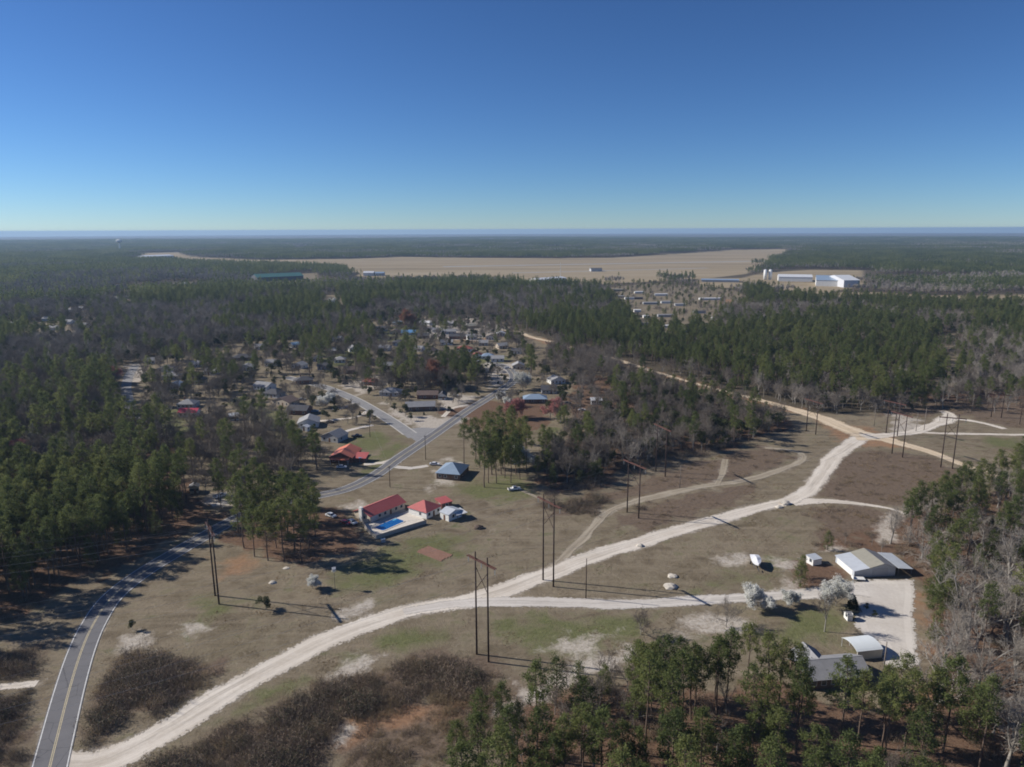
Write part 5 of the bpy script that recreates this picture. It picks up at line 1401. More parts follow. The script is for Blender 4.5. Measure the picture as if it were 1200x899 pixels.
car('white pickup in pine shade at the edge of the field', 601, 574.5, 0.3, WH, 'pickup', cname='white_paint')
car('white pickup on the pale drive between the pine groves', 257, 580, 0.9, WH, 'pickup', cname='white_paint')
car('black car beside the long low grey house', 526, 481, 0.2, DK, cname='black_paint')
car('white van-sized car by the white gabled garage', 532, 464, 0.6, WH, cname='white_paint')
car('dark car outside the pale grey roofed cottage', 386, 494, 0.2, DK, cname='black_paint')
car('blue car in front of the dark roofed brick house', 368, 481, 0.2, BL, cname='blue_paint')
car('white car before the charcoal roofed house at the bend', 353, 467, 0.1, WH, cname='white_paint')
car('silver car near the road loop', 577, 430, 0.1, SI, cname='silver_paint')
car('white car outside the gabled house near the road loop', 560, 424, 0.9, WH, cname='white_paint')
car('red car beside the deep red hip roof', 556, 411, 0.3, RD, cname='red_paint')
car('white car on the gravel loop by the tall pine', 594, 432, 0.0, WH, cname='white_paint')
car('silver car by the shaded house among pines', 470, 463, 0.3, SI, cname='silver_paint')
car('white car on the shaded residential street', 156, 484, 1.7, WH, cname='white_paint')
car('dark car in the lane behind the red trees', 664, 474, 0.2, DK, cname='black_paint')
car('white car in the lane behind the red trees', 681, 482, 0.1, WH, cname='white_paint')
car('silver car outside the brown roofed house in the row', 345, 474, 0.2, SI, cname='silver_paint')
car('dark car outside the low tan house', 404, 449, 0.2, DK, cname='black_paint')

def boat(label, px, py, yaw):
    t = thing('boat_on_trailer', G3(px, py), yaw, label, 'boat'); t.scale = (1.1, 1.35, 1.5)
    S = [(-3.0, 1.05, .75), (-1.5, 1.15, .68), (0, 1.12, .65), (1.4, .85, .70), (2.4, .45, .85), (3.1, .04, 1.25)]
    m = MB(); vs = []
    for x, w, z in S: vs += [(x, -w, 1.55), (x, -w*.8, z+.2), (x, 0, z), (x, w*.8, z+.2), (x, w, 1.55), (x, 0, 1.62 + .35 * max(0, 1 - abs(x) / 2.6))]
    fs = []
    for i in range(len(S) - 1):
        for j in range(6): a = i*6+j; b = i*6+(j+1) % 6; fs.append((a, b, b+6, a+6))
    fs += [(5,4,3,2,1,0), tuple(range((len(S)-1)*6, len(S)*6))]
    m.add(vs, fs); m.build('covered_hull', plain('boat_cover', (0.74, 0.75, 0.78), 0.5, 0.05, 0.7), t)
    tr = MB(); tr.box(-2.4, 2.6, -.75, -.65, .45, .55); tr.box(-2.4, 2.6, .65, .75, .45, .55); tr.box(2.6, 4.0, -.06, .06, .45, .55); tr.box(-1.2, -1.0, -1.1, 1.1, .4, .5); tr.build('trailer_frame', M_DKMETAL, t)
    for s in (-1, 1): MB().tube((-1.1, s*1.0, .32), (-1.1, s*1.2, .32), .33, .33, 12).build('wheel', M_TYRE, t)
    MB().tube((3.8, 0, -.05), (3.8, 0, .5), .05, .05, 6).build('jack', M_DKMETAL, t)
    return t
boat('white covered boat on a trailer alone in the field', 883.5, 665.5, math.radians(-97))
ut = thing('flatbed_trailer', G3(1003, 683), -0.1, 'small white trailer parked before the metal barn', 'trailer')
MB().box(-1.8, 1.8, -.9, .9, .55, .75).build('bed', M_WHITE, ut); MB().box(-1.8, -1.7, -.9, .9, .75, 1.5).build('headboard', M_WHITE, ut)
for s in (-1, 1): MB().tube((-.2, s*.92, .3), (-.2, s*1.1, .3), .3, .3, 10).build('wheel', M_TYRE, ut)
MB().box(1.8, 3.0, -.05, .05, .55, .65).build('drawbar', M_DKMETAL, ut)
# bird-house poles on the lawn
def birdhouse(label, px, py, h):
    t = thing('bird_house_pole', G3(px, py), .3, label, 'bird house', None)
    MB().tube((0,0,-.3), (0,0,h), .08, .06, 7).build('pole', M_POLE_GREY, t)
    bx = MB(); bx.box(-.45, .45, -.45, .45, h-.1, h+.55); bx.build('nest_box', M_WHITE, t)
    r = MB(); r.prism([(-.6, h+.5), (0, h+.95), (.6, h+.5)], -.55, .55); r.build('roof', M_TRIM, t)
    for k in range(4): MB().tube((math.cos(k*1.57)*.5, math.sin(k*1.57)*.5, h-.6), (math.cos(k*1.57)*.5, math.sin(k*1.57)*.5, h-.2), .12, .16, 6).build('gourd', M_WHITE, t)
birdhouse('white bird house on a tall pole on the lawn', 390, 688, 6.0)
def stone(label, px, py, s, mat, name='pale_heap', cat='heap', flat=.45):
    rng = np.random.default_rng(int(px * 7 + py))
    import bmesh
    bm = bmesh.new(); bmesh.ops.create_icosphere(bm, subdivisions=2, radius=1.0)
    for v in bm.verts:
        k = 1 + rng.normal(0, .09); v.co = Vector((v.co.x * s * k, v.co.y * s * .8 * k, max(-.3, v.co.z) * s * flat * k))
    me = bpy.data.meshes.new(name); bm.to_mesh(me); bm.free(); me.materials.append(mat)
    o = obj(name, me); o.location = G3(px, py); tag(o, label, cat)
M_HEAP = plain('pale_rubble', (0.50, 0.46, 0.40), 0.95, 0.2, 2.0); M_HEAP_D = plain('brush_heap', (0.10, 0.075, 0.06), 0.95, 0.35, 3.0)
stone('pale sand heap beside the gravel drive', 783, 689, 2.3, M_HEAP); stone('smaller pale sand heap above the other beside the gravel drive', 786, 677, 1.7, M_HEAP)
stone('white rubble heap on the left lawn', 317, 681, 1.3, M_HEAP, 'rubble_heap'); stone('white flat stone above the rubble heap on the left lawn', 333, 664, 1.1, M_HEAP, 'flat_stone', 'stone', .25)
stone('dark brush heap right of the white shed', 559, 619, 1.9, M_HEAP_D, 'brush_heap', 'heap', .7)
stone('pale boulder blocking the sand track', 918, 593, 2.2, M_HEAP, 'boulder', 'boulder', .6); stone('second pale boulder beside the one blocking the sand track', 911, 597, 1.5, M_HEAP, 'boulder', 'boulder', .6)
stone('pale boulder at the edge of the sand track near the pylon', 748, 641, 1.3, M_HEAP, 'boulder', 'boulder', .6)
bed = thing('garden_bed', G3(507, 648), math.radians(-38), 'rectangular patch of bare reddish garden soil on the lawn', 'garden bed')
mb = MB(); rngb = np.random.default_rng(5)
for k in range(9):
    y = -2.6 + k * .65
    mb.prism([(y-.3, -.1), (y-.3, .03), (y, .26), (y+.3, .03), (y+.3, -.1)], -5.6 + rngb.uniform(-.3, .3), 5.6 + rngb.uniform(-.3, .3))
mb.build('soil_ridges', plain('garden_soil', (0.19, 0.11, 0.085), 0.95, 0.25, 2.0), bed)

# ------------------------------------------------------------------ trees: where they stand
print('trees...')
RNG = np.random.default_rng(42)
B_ARR = np.array(BUILT)
HOUSE_PX = []
for (x, y, r) in BUILT:
    px, py = project(x, y, float(terrain(x, y)) + 2.0)
    HOUSE_PX.append((px, py, r, math.hypot(x, y)))
def blocked(x, y, pad=2.5):
    b = np.zeros(len(x), bool)
    for L, hw in ROADS:
        lo, hi = L.min(0) - 12, L.max(0) + 12
        s = (x > lo[0]) & (x < hi[0]) & (y > lo[1]) & (y < hi[1])
        if s.any(): b[s] |= line_dist(L, x[s], y[s]) < hw + pad
    for bx, by, r in B_ARR: b |= (x - bx) ** 2 + (y - by) ** 2 < (r + 1.0) ** 2
    b |= sdf(YARD, x, y) < 3
    return b
def hides(x, y, h, keep):
    """would this tree stand between the camera and a house"""
    if keep <= 0: return np.zeros(len(x), bool)
    z0 = terrain(x, y)
    pxa, pya = project(x, y, z0); pxb, pyb = project(x, y, z0 + h)
    d = np.hypot(x, y); out = np.zeros(len(x), bool)
    for hx, hy, r, hd in HOUSE_PX:
        wpx = r / hd * FPX * 0.42 + 1.8 / d * FPX
        out |= (np.abs(pxb - hx) < wpx) & (pyb < hy + 1) & (pya > hy - 1) & (d < hd)
    return out & (RNG.uniform(0, 1, len(x)) < keep)
TREES = []     # kind, variant, x, y, scale, turn, label, group
LAB = {}
NAT_H = {'pine': 20.5, 'young': 10.5, 'bare': 14, 'pale': 15.5, 'sapling': 7, 'ever': 11, 'cedar': 6, 'blossom': 6.5, 'redbud': 10, 'rust': 13}
def stand(place, P, spacing, mix, scale=(0.85, 1.15), keep=0.85, prob=1.0, pad=2.5):
    P = poly(*P) if not isinstance(P, np.ndarray) else P
    lo, hi = P.min(0), P.max(0)
    gx = np.arange(lo[0], hi[0], spacing); gy = np.arange(lo[1], hi[1], spacing)
    if len(gx) == 0 or len(gy) == 0: return
    X, Y = np.meshgrid(gx, gy); X = X.ravel() + RNG.uniform(-.45, .45, X.size) * spacing; Y = Y.ravel() + RNG.uniform(-.45, .45, Y.size) * spacing
    s = (sdf(P, X, Y) < 0) & (RNG.uniform(0, 1, len(X)) < prob); X, Y = X[s], Y[s]
    if len(X) == 0: return
    s = ~blocked(X, Y, pad); X, Y = X[s], Y[s]
    ks = list(mix); pr = np.array([mix[k] for k in ks], float); pr /= pr.sum()
    K = RNG.choice(len(ks), len(X), p=pr); S = RNG.uniform(scale[0], scale[1], len(X))
    H = np.array([NAT_H[ks[k]] for k in K]) * S
    s = ~hides(X, Y, H, keep)
    for x, y, k, sc in zip(X[s], Y[s], K[s], S[s]):
        kind = ks[k]
        TREES.append((kind, int(RNG.integers(0, len(KINDS[kind]))), float(x), float(y), float(sc), float(RNG.uniform(0, 6.28)), place))
def lone(kind, px, py, sc, label, var=0, group=None):
    x, y = ground(px, py)
    TREES.append((kind, var % len(KINDS[kind]), x, y, sc, float(RNG.uniform(0, 6.28)), ('=', label, group)))

WORDS = {'pine': 'tall green pine', 'young': 'young bushy pine', 'bare': 'leafless grey tree', 'pale': 'pale leafless tree', 'sapling': 'thin bare sapling', 'ever': 'leafy evergreen tree',
         'cedar': 'dark narrow cedar', 'rust': 'rust coloured budding tree', 'redbud': 'red budding tree', 'blossom': 'white blossoming tree'}
# lone trees one can point at
lone('blossom', 883, 716, 1.05, 'largest white blossoming tree beside the gravel drive', 0)
lone('blossom', 925, 712, 0.85, 'smaller round white blossoming tree by the gravel drive', 1)
lone('blossom', 976, 713, 1.1, 'white blossoming tree behind the tall narrow bare one at the yard', 2)
lone('sapling', 963, 743, 1.55, 'tall narrow pale bare tree on the farmhouse lawn', 0)
lone('cedar', 996, 716, 0.95, 'dark rounded cedar at the edge of the gravel yard', 0)
lone('ever', 1012, 719, 0.22, 'low dark evergreen bush right of the rounded cedar')
lone('ever', 1022, 726, 0.2, 'lowest dark evergreen bush on the gravel yard edge', 1)
lone('blossom', 611, 548, 1.5, 'white blossoming tree beside the tall pines right of the brick house', 0)
lone('blossom', 585, 470, 1.1, 'white blossoming tree by the road under the pines', 1); lone('blossom', 612, 457, 1.5, 'large white blossoming tree by the road loop', 2)
lone('blossom', 383, 475, 1.35, 'pale blossoming tree at the edge of the side street', 0); lone('blossom', 593, 475, 1.0, 'pale blossoming tree below the road loop', 1)
lone('blossom', 391, 362, 2.0, 'white blossoming tree by a house in the far woods', 2); lone('blossom', 364, 688, 0.75, 'small whitish tree on the lawn left of the bird house', 1)
lone('redbud', 651, 493, 1.25, 'red budding tree with a broad crown in the lane'); lone('redbud', 606, 490, 1.1, 'red budding tree left of the broad crowned red one')
lone('rust', 508, 452, 1.35, 'large rust coloured tree in the middle of the settlement'); lone('redbud', 24, 545, 1.3, 'coral red tree in the bare woods at the left edge')
lone('redbud', 128, 446, 1.2, 'pale red tree beside the shaded residential street'); lone('rust', 476, 384, 1.5, 'rust coloured tree at the wood edge behind the upper row')
lone('cedar', 519, 396, 1.7, 'round dark cedar between houses of the upper row', 0)
lone('pine', 622, 447, 1.35, 'tallest dark pine beside the road loop', 2); lone('young', 622, 438, 1.5, 'pine leaning on the tallest one beside the road loop', 1)
lone('young', 655, 533, 0.9, 'single small pine on the lawn below the red trees', 0); lone('young', 935, 690, 0.85, 'single young pine left of the metal barn', 0)
for k, (px, py, sc, v) in enumerate([(543,548,1.0,1),(566,571,1.25,2),(575,556,1.2,0),(588,548,1.2,2),(556,538,1.0,5),(603,556,1.15,4),(616,552,1.0,0),(583,535,1.1,3),(600,530,1.0,1),(570,528,1.0,5),(595,520,.95,2),(615,528,1.0,4),(571,566,1.1,4),(580,566,1.1,2),(590,560,1.1,4),(597,566,1.05,2),(608,562,1.0,4),(578,548,1.1,4),(596,542,1.1,4),(607,540,1.05,2),(561,548,1.0,4),(586,556,1.2,4)]):
    TREES.append(('pine', v, *ground(px, py), sc, k * 1.3, 'in the dark clump beside the brick house'))
lone('bare', 848, 737, 0.62, 'small bare tree on the white sand below the gravel drive', 1); lone('bare', 748, 745, 0.6, 'small bare tree at the top edge of the bottom pines', 3)
lone('pale', 1130, 752, 1.35, 'largest pale spreading bare tree below the barn', 0)
lone('ever', 309, 712, 0.5, 'lone grey green bush crossed by the pylon shadow', 1)
lone('ever', 152, 735, 0.3, 'small bush beside the road bend', 0)
for k, (px, py, sc) in enumerate([(277,622,1.0),(284,640,1.05),(296,650,1.05),(312,655,1.1),(322,640,1.0),(331,655,1.1),(343,645,1.05),(352,657,1.1),(360,640,1.0),(368,628,1.0),(300,628,1.0),(315,622,1.0),(335,624,1.05),(350,618,1.0),(362,610,1.0),(345,604,.95),(325,607,1.0),(305,606,1.0),(288,610,1.0),(310,592,.9),(332,592,.95),(355,596,.9)]):
    TREES.append(('pine', (0, 2, 4, 7, 4, 2)[k % 6], *ground(px, py), sc, k * 2.1, 'in the grove left of the ranch house'))
for k, (px, py, sc, v) in enumerate([(908,838,.85,0),(927,842,.9,2),(893,846,.9,1),(1030,848,.7,2)]):
    TREES.append(('pine', v, *ground(px, py), sc, k * 1.7, 'standing close before the grey farmhouse'))
# stands
stand('in the dense grove beside the asphalt road', [(-150,790),(-60,742),(0,715),(70,684),(128,655),(200,622),(215,600),(195,570),(100,566),(0,570),(-150,590)], 5.2, {'pine': .9, 'young': .1}, (.72, 1.05), pad=4)
stand('in the grey wood at the left edge', [(-150,585),(0,566),(100,560),(180,560),(195,520),(150,478),(138,446),(0,446),(-150,450)], 6.2, {'bare': .62, 'pine': .25, 'ever': .13}, (.75, 1.1))
stand('in the strip beyond the road by the tan shed', [(200,560),(218,590),(262,606),(300,588),(310,575),(280,560),(240,545),(205,535)], 8, {'bare': .55, 'pine': .45}, (.7, 1.0))
stand('in the bare trees between scarlet roof and side street', [(185,520),(240,550),(310,575),(345,565),(350,545),(345,520),(310,498),(270,492),(240,500),(205,505)], 8.0, {'bare': .85, 'pine': .08, 'ever': .07}, (.75, 1.05), keep=.75)
stand('beside the plain grey house', [(338,545),(372,556),(378,540),(368,520),(345,512)], 6.5, {'pine': .8, 'bare': .2}, (.75, .95), keep=.7)
stand('along the shaded residential street', [(160,440),(180,470),(195,490),(250,470),(285,455),(290,430),(240,415),(180,418)], 8, {'ever': .25, 'pine': .4, 'bare': .35}, (.7, 1.0), keep=.78)
stand('in the settlement above the side street', [(290,440),(340,440),(400,445),(430,440),(440,400),(430,380),(350,398),(290,400)], 8.5, {'pine': .6, 'bare': .3, 'ever': .1}, (.7, 1.0), keep=.78)
stand('between the side street and the rust coloured tree', [(425,470),(445,470),(470,462),(560,460),(570,440),(540,425),(470,410),(440,415),(420,440)], 7.6, {'pine': .45, 'bare': .42, 'ever': .13}, (.8, 1.1), keep=.78)
stand('among the upper row of houses', [(430,395),(440,378),(500,370),(590,380),(612,395),(620,425),(560,410),(500,405)], 10.5, {'pine': .35, 'bare': .5, 'ever': .15}, (.55, .95), keep=.7)
stand('in the yards of the settlement', [(160,500),(175,440),(290,405),(430,385),(500,373),(600,385),(640,430),(690,445),(700,470),(620,480),(560,480),(440,500),(330,500),(240,505)], 9, {'ever': .3, 'bare': .6, 'cedar': .1}, (.35, .75), keep=.72, prob=.9)
stand('along the lane of red trees', [(612,465),(640,440),(690,442),(700,455),(720,470),(700,490),(660,500),(620,490)], 15, {'bare': .75, 'ever': .25}, (.7, .95), keep=.9)
stand('behind the lane of red trees', [(630,440),(650,405),(690,418),(745,440),(735,452),(700,450),(660,440)], 8, {'bare': .85, 'pine': .15}, (.7, .95))
stand('in the mixed wood before the clay track', [(618,562),(648,577),(700,570),(720,548),(790,536),(858,528),(912,507),(922,497),(880,484),(800,462),(740,446),(712,452),(722,470),(690,492),(665,508),(640,530)], 6.0, {'bare': .42, 'ever': .34, 'pine': .18, 'young': .06}, (.62, 1.0), keep=.2)
stand('at the near edge of the mixed wood', [(690,570),(720,552),(790,540),(800,533),(720,540),(680,560)], 7, {'pale': .8, 'ever': .2}, (.7, .95))
stand('on the right edge above the barn', [(1040,640),(1080,668),(1200,705),(1330,720),(1330,560),(1190,545),(1165,575),(1100,600),(1050,618)], 6.2, {'pine': .60, 'pale': .32, 'young': .08}, (.62, .92), keep=.9)
stand('in the strip between yard and pale wood', [(1066,692),(1090,688),(1104,700),(1106,785),(1084,792),(1076,750)], 5.0, {'pine': .65, 'young': .35}, (.6, .82))
stand('in the pale wood at the lower right', [(1100,690),(1330,700),(1330,1150),(1080,1050),(1075,850),(1095,790)], 7.4, {'pale': .76, 'pine': .16, 'young': .08}, (.72, 1.15))
stand('in the bottom wood below the farmhouse', [(905,838),(960,848),(1030,830),(1060,815),(1085,860),(1090,1080),(560,1120),(500,1010),(560,900),(620,880),(760,845),(850,835)], 6.4, {'pine': .72, 'sapling': .10, 'young': .10, 'bare': .08}, (.76, 1.02), keep=.8, prob=.97)
stand('at the left end of the bottom wood', [(505,960),(530,905),(590,885),(640,900),(640,960)], 7.5, {'pine': .6, 'young': .25, 'bare': .15}, (.5, .8))
stand('at the front of the bottom wood', [(670,835),(720,818),(800,800),(870,800),(900,820),(880,840),(760,850),(680,860)], 6.5, {'pine': .85, 'bare': .15}, (.68, .95), keep=.85)
stand('in the thicket of saplings left of the bottom wood', [(590,880),(610,835),(660,800),(740,795),(780,800),(720,830),(670,870),(610,910)], 3.6, {'sapling': .86, 'young': .06, 'bare': .08}, (.55, 1.0))
stand('around the farmhouse', [(905,838),(915,812),(935,825),(1010,822),(1040,800),(1030,830),(960,846)], 8, {'pine': .9, 'ever': .1}, (.5, .68), keep=.9)
stand('in the brush left of the metal barn', [(930,662),(985,640),(1000,632),(1040,640),(1030,652),(985,662),(940,690),(925,680)], 6, {'sapling': .8, 'young': .2}, (.5, .9), keep=.9)
stand('along the brush beside the east track', [(1090,600),(1130,575),(1170,565),(1190,575),(1120,600),(1060,615)], 6, {'pale': .5, 'ever': .3, 'young': .2}, (.4, .6))
stand('at the far rim of the clearing', [(1115,484),(1140,470),(1330,468),(1330,490),(1210,492),(1150,488)], 9, {'bare': .6, 'pine': .3, 'young': .1}, (.6, .85), prob=.7)

stand('among the mobile homes of the far clearing', CLEAR['trailers'], 16, {'pine': .55, 'bare': .35, 'ever': .1}, (.45, .7), keep=.93)
# default woodland out to 1.25 km: pine or hardwood by the lie of the land
PINEWOOD = poly((640,398),(720,418),(880,464),(1040,486),(1115,480),(1130,440),(1100,398),(1000,372),(880,392),(820,398),(760,398),(700,385))
HARDWOOD = [poly((470,372),(560,378),(640,385),(660,360),(640,345),(470,350)), poly((-60,450),(130,446),(140,425),(120,400),(-60,405)), poly((820,398),(900,392),(930,380),(890,362),(840,372)),
            poly((90,370),(180,385),(200,360),(120,350)), poly((1118,470),(1300,465),(1300,420),(1180,400),(1125,395)), poly((560,345),(700,380),(720,365),(640,340))]
FAR = []
def default_trees(r0, r1, spacing):
    lim = r1
    X, Y = np.meshgrid(np.arange(-lim * .74, lim * .74, spacing), np.arange(r0 * .6, lim, spacing))
    X = X.ravel() + RNG.uniform(-.48, .48, X.size) * spacing; Y = Y.ravel() + RNG.uniform(-.48, .48, Y.size) * spacing
    R = np.hypot(X, Y); s = (R > r0) & (R < r1) & (np.abs(X) < Y * .80 + 30); X, Y = X[s], Y[s]
    s = sdf(MANAGED, X, Y) > 0
    X, Y = X[s], Y[s]
    for P in CLEAR.values(): s = sdf(P, X, Y) + (vnoise(X / 22, Y / 22, 77) - .5) * 26 > 2; X, Y = X[s], Y[s]
    s = ~blocked(X, Y); X, Y = X[s], Y[s]
    return X, Y
def pine_share(X, Y):
    n = vnoise(X / 130, Y / 130, 21) * .65 + vnoise(X / 45, Y / 45, 22) * .35
    p = np.clip((n - .5) * 5.0 + .44, .06, .95)
    for P in HARDWOOD:
        p = np.where(sdf(P, X, Y) < 0, np.minimum(p, .25), p)
    return np.where(sdf(PINEWOOD, X, Y) < 0, np.maximum(p, .82), p)
X, Y = default_trees(300, 1250, 6.3)
p = pine_share(X, Y)
H = np.full(len(X), 17.0); s = ~hides(X, Y, H, .8); X, Y, p = X[s], Y[s], p[s]
u = RNG.uniform(0, 1, len(X)); v = RNG.uniform(0, 1, len(X))
for x, y, pp, uu, vv in zip(X, Y, p, u, v):
    kind = ('pine' if vv < .93 else 'young') if uu < pp else ('bare' if vv < .55 else ('pale' if vv < .78 else 'ever'))
    sc = .58 + .36 * vv if kind != 'young' else .9
    TREES.append((kind, int(RNG.integers(0, len(KINDS[kind]))), float(x), float(y), float(RNG.uniform(.52, 1.02)), float(RNG.uniform(0, 6.28)), 'in the far woods'))
print('trees in all', len(TREES))

# the ones that show largest become objects of their own, the rest one mass per kind
NAMES = {'pine': 'pine_tree', 'young': 'young_pine', 'bare': 'bare_tree', 'pale': 'pale_bare_tree', 'sapling': 'bare_sapling', 'ever': 'evergreen_tree', 'cedar': 'cedar_tree', 'blossom': 'blossom_tree', 'redbud': 'red_tree', 'rust': 'rust_tree'}
CATS = {'pine': 'pine tree', 'young': 'pine tree', 'sapling': 'sapling'}
LIMIT = {'pine': 290, 'young': 120, 'bare': 200, 'pale': 95, 'sapling': 130, 'ever': 120}
def in_view(x, y, h):
    z = float(terrain(x, y)); ax, ay = project(x, y, z); bx, by = project(x, y, z + h)
    return -25 < bx < 1225 and by < 905 and ay > 0
ORD = ['first', 'second', 'third', 'fourth', 'fifth', 'sixth', 'seventh', 'eighth', 'ninth', 'tenth', 'eleventh', 'twelfth', 'thirteenth', 'fourteenth']
INDIV = {}
by_kind = {}
for t in TREES: by_kind.setdefault(t[0], []).append(t)
mass = {'pine': [], 'bare': [], 'pale': [], 'sapling': [], 'ever': [], 'young': []}
for kind, lst in by_kind.items():
    nat = NAT_H[kind]
    lst.sort(key=lambda t: (not isinstance(t[6], tuple), math.hypot(t[2], t[3]) / t[4]))
    n = 0
    for t in lst:
        kd, var, x, y, sc, rot, place = t
        if n < LIMIT.get(kind, 300) and (in_view(x, y, nat * sc) or isinstance(place, tuple)) and (isinstance(place, tuple) or math.hypot(x, y) < 900):
            n += 1
            if isinstance(place, tuple): lb, gp = place[1], place[2]
            else: lb, gp = f'{WORDS[kind]} {place}', f'{WORDS[kind]}s {place}'
            o = thing(NAMES[kind], (x, y, float(terrain(x, y))), rot, lb, CATS.get(kind, 'tree'), gp)
            o.scale = (sc, sc, sc)
            tr, cr, _ = KINDS[kind][var]
            obj('trunk', tr, o); obj('crown', cr, o)
            INDIV.setdefault(lb, []).append((project(x, y, float(terrain(x, y)))[0], o))
        else:
            mass.setdefault(kind, []).append(t)
for lb, lst in INDIV.items():
    lst.sort(key=lambda q: q[0])
    if 1 < len(lst) <= 14:
        for k, (_, o) in enumerate(lst):
            o['label'] = f'{lb.replace("tall green pine", "tall pine") if len(lb.split()) > 12 else lb}, {"leftmost" if k == 0 else "rightmost" if k == len(lst) - 1 else ORD[k] + " from left"}'
MASSNAME = {'pine': ('pine_forest', 'dark green pine forest covering the middle distance'), 'bare': ('hardwood_forest', 'grey leafless woods mixed through the middle distance'), 'pale': ('pale_woods', 'pale leafless woods outside the near stands'),
            'sapling': ('sapling_scrub', 'scrub of thin bare saplings'), 'ever': ('evergreen_woods', 'olive green leafy trees scattered through the woods'), 'young': ('young_pine_woods', 'young pines scattered through the woods')}
for kind, lst in mass.items():
    if not lst: continue
    c = proto_collection(MASSNAME[kind][0], [v[2] for v in KINDS[kind]])
    pts = [(t[2], t[3], float(terrain(t[2], t[3]))) for t in lst]
    scatter(MASSNAME[kind][0], pts, [t[1] for t in lst], [t[5] for t in lst], [t[4] for t in lst], c, MASSNAME[kind][1])

# distant forest in pieces out to the horizon
def far_patches(r0, r1, size):
    X, Y = np.meshgrid(np.arange(-r1 * .76, r1 * .76, size * .93), np.arange(r0 * .55, r1, size * .93))
    X = X.ravel() + RNG.uniform(-.2, .2, X.size) * size; Y = Y.ravel() + RNG.uniform(-.2, .2, Y.size) * size
    R = np.hypot(X, Y); s = (R > r0) & (R < r1) & (np.abs(X) < Y * .80 + 60); X, Y = X[s], Y[s]
    s = sdf(MANAGED, X, Y) > size * .5; X, Y = X[s], Y[s]
    for P in CLEAR.values(): s = sdf(P, X, Y) + (vnoise(X / 90, Y / 60, 78) - .5) * 90 > size * .42; X, Y = X[s], Y[s]
    for bx, by, r in BUILT: s = (X - bx) ** 2 + (Y - by) ** 2 > (r + size * .4) ** 2; X, Y = X[s], Y[s]
    # scattered glades
    g = vnoise(X / 260, Y / 200, 51)
    s = g < (.84 if r0 < 2500 else .74); X, Y = X[s], Y[s]
    n = vnoise(X / 420, Y / 300, 31) * .6 + vnoise(X / 150, Y / 150, 32) * .4
    k = np.where(n > .60, 0, np.where(n > .44, 1, 2))
    k = np.where((X > 600) & (n < .62), np.where(n > .45, 1, 2), k)
    return X, Y, k
NV = 3
for nm, r0, r1, size, lb in (('distant_forest', 1240, 3000, 36.0, 'hazy forest beyond the settlement and around the airfield'), ('horizon_forest', 2980, 9500, 80.0, 'blue hazy forest stretching to the horizon')):
    meshes = []
    for kind in ('pine', 'mix', 'bare'):
        for i in range(NV):
            tr, cr, tw = make_patch(500 + i * 7 + len(meshes), kind, size)
            meshes.append(join([tr, cr, tw], f'{nm}_{kind}', [M_BARK, M_NEEDLE, M_TWIG_PALE]))
    c = proto_collection(nm, meshes)
    X, Y, k = far_patches(r0, r1, size)
    print(nm, len(X))
    scatter(nm, np.stack([X, Y, terrain(X, Y)], -1), k * NV + RNG.integers(0, NV, len(X)), RNG.integers(0, 4, len(X)) * (math.pi / 2), RNG.uniform(.85, 1.12, len(X)), c, lb)

# ------------------------------------------------------------------ undergrowth and dry grass
print('undergrowth...')
bmeshes = []
for i in range(4):
    a, l = make_brush(700 + i, 0.12 if i < 3 else 0.5, 1.9 + .35 * i)
    bmeshes.append(join([a, l], 'brush', [M_BRUSH, M_BRUSH_LEAF]))
for i in range(2):
    a, l = make_brush(720 + i, 0.0, 1.3, 1.8, 60)
    bmeshes.append(tri_mesh(*a, 'stalks', [M_SEDGE]))
bc = proto_collection('undergrowth', bmeshes)
UX, UY, UI, US = [], [], [], []
def fill(P, spacing, idx, sz, prob=1.0, pad=1.0, even=False):
    lo, hi = P.min(0), P.max(0)
    X, Y = np.meshgrid(np.arange(lo[0], hi[0], spacing), np.arange(lo[1], hi[1], spacing))
    X = X.ravel() + RNG.uniform(-.5, .5, X.size) * spacing; Y = Y.ravel() + RNG.uniform(-.5, .5, Y.size) * spacing
    w = (vnoise(X / 7, Y / 7, 61) - .5) * 7
    s = (sdf(P, X, Y) + w * (.8 if even else 1) < 0) & (RNG.uniform(0, 1, len(X)) < prob * (np.clip(-(sdf(P, X, Y) + w) / 5, .22, 1) if even else np.clip((vnoise(X / 11, Y / 11, 63) - .2) * 2.2, .15, 1))); X, Y = X[s], Y[s]
    s = ~blocked(X, Y, pad); X, Y = X[s], Y[s]
    n = len(X)
    UX.extend(X); UY.extend(Y); UI.extend(RNG.choice(idx, n)); US.extend(RNG.uniform(sz[0], sz[1], n) * (.35 + 1.3 * vnoise(X / 5, Y / 5, 66)))
for P in BRUSH: fill(P, 1.3, [0, 1, 2, 0, 1, 2, 3, 4, 5, 4], (.6, 1.25), .95, even=True)
for P in SHAPES['brush'][len(BRUSH):]: fill(P, 2.6, [0, 4, 5, 4, 1], (.3, .75), .65)
for P in SHAPES['leaf'][:5]: fill(P, 4.6, [0, 1, 2, 3, 5], (.4, .95), .5)
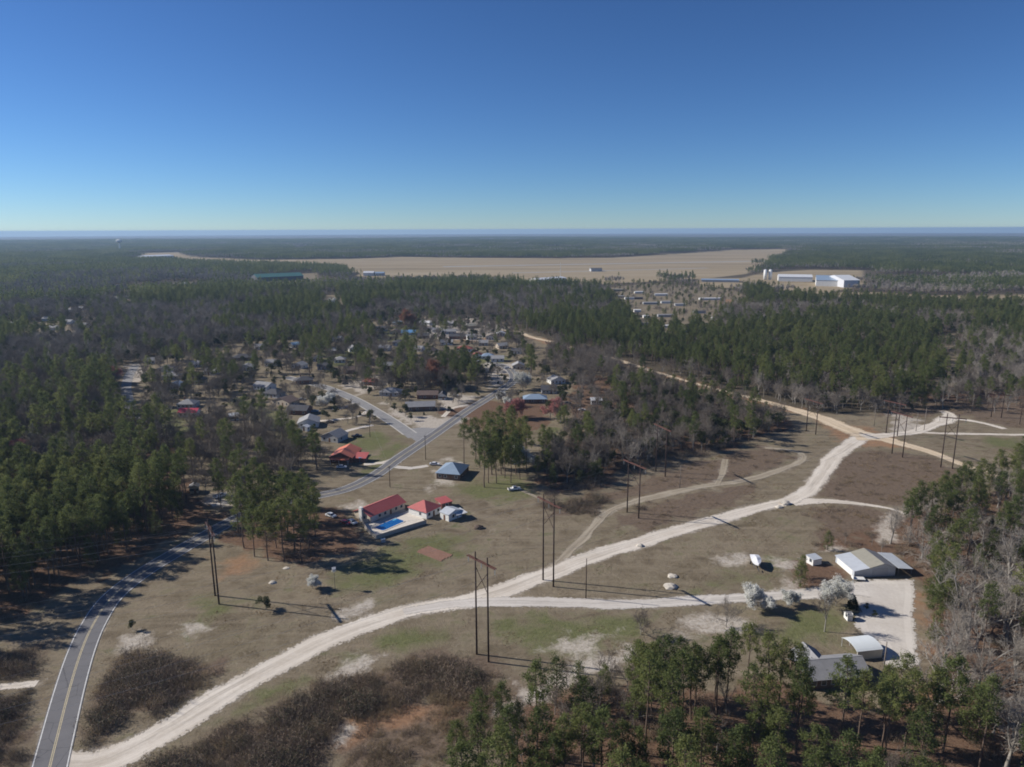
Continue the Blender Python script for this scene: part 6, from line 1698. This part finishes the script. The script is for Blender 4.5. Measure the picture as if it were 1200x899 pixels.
fill(poly((373,860),(450,825),(560,805),(625,808),(595,850),(520,905),(400,935)), 1.6, [4, 5, 4, 5, 0], (.5, 1.1), .75)
fill(poly((1040,655),(1000,625),(1060,610),(1130,580),(1330,560),(1330,700),(1080,680)), 3.0, [0, 2, 5], (.5, 1.0), .6)
fill(poly((640,600),(700,572),(790,538),(860,528),(850,520),(780,528),(700,560),(630,585)), 2.0, [0, 1, 2, 3], (.7, 1.4), .8)
scatter('undergrowth', np.stack([UX, UY, terrain(np.array(UX), np.array(UY))], -1), UI, RNG.uniform(0, 6.28, len(UX)), US, bc, 'dark tangled brush and stalks along the tracks and under the woods')
print('undergrowth', len(UX))
sm = [tri_mesh(*make_sedge(760 + i), 'sedge', [M_SEDGE]) for i in range(4)]
sc_ = proto_collection('dry_grass', sm)
OPEN = poly((60,880),(150,740),(250,690),(390,660),(560,600),(700,585),(790,545),(930,500),(1040,490),(1200,495),(1260,520),(1180,560),(1050,600),(990,640),(880,720),(700,770),(560,760),(400,800),(250,870))
UX, UY, UI, US = [], [], [], []
fill(OPEN, 6.5, [0, 1, 2, 3], (.5, 1.1), .75, 2.5)
scatter('dry_grass', np.stack([UX, UY, terrain(np.array(UX), np.array(UY))], -1), UI, RNG.uniform(0, 6.28, len(UX)), US, sc_, 'tufts of dry brown sedge across the open field')
print('sedge', len(UX))

# ------------------------------------------------------------------ the air
def haze():
    mb = MB(); mb.box(-31000, 31000, -31000, 31000, -90.0, 112.0)
    me = mesh_from(mb.v, mb.f, 'haze')
    m = bpy.data.materials.new('haze_air'); m.use_nodes = True
    nt = m.node_tree; nt.nodes.clear()
    o = nt.nodes.new('ShaderNodeOutputMaterial'); v = nt.nodes.new('ShaderNodeVolumePrincipled')
    v.inputs['Color'].default_value = (0.47, 0.68, 0.95, 1)
    v.inputs['Density'].default_value = 0.00007
    v.inputs['Anisotropy'].default_value = 0.15
    nt.links.new(v.outputs[0], o.inputs['Volume'])
    me.materials.append(m)
    tag(obj('haze', me), kind='stuff')
haze()
print('done')
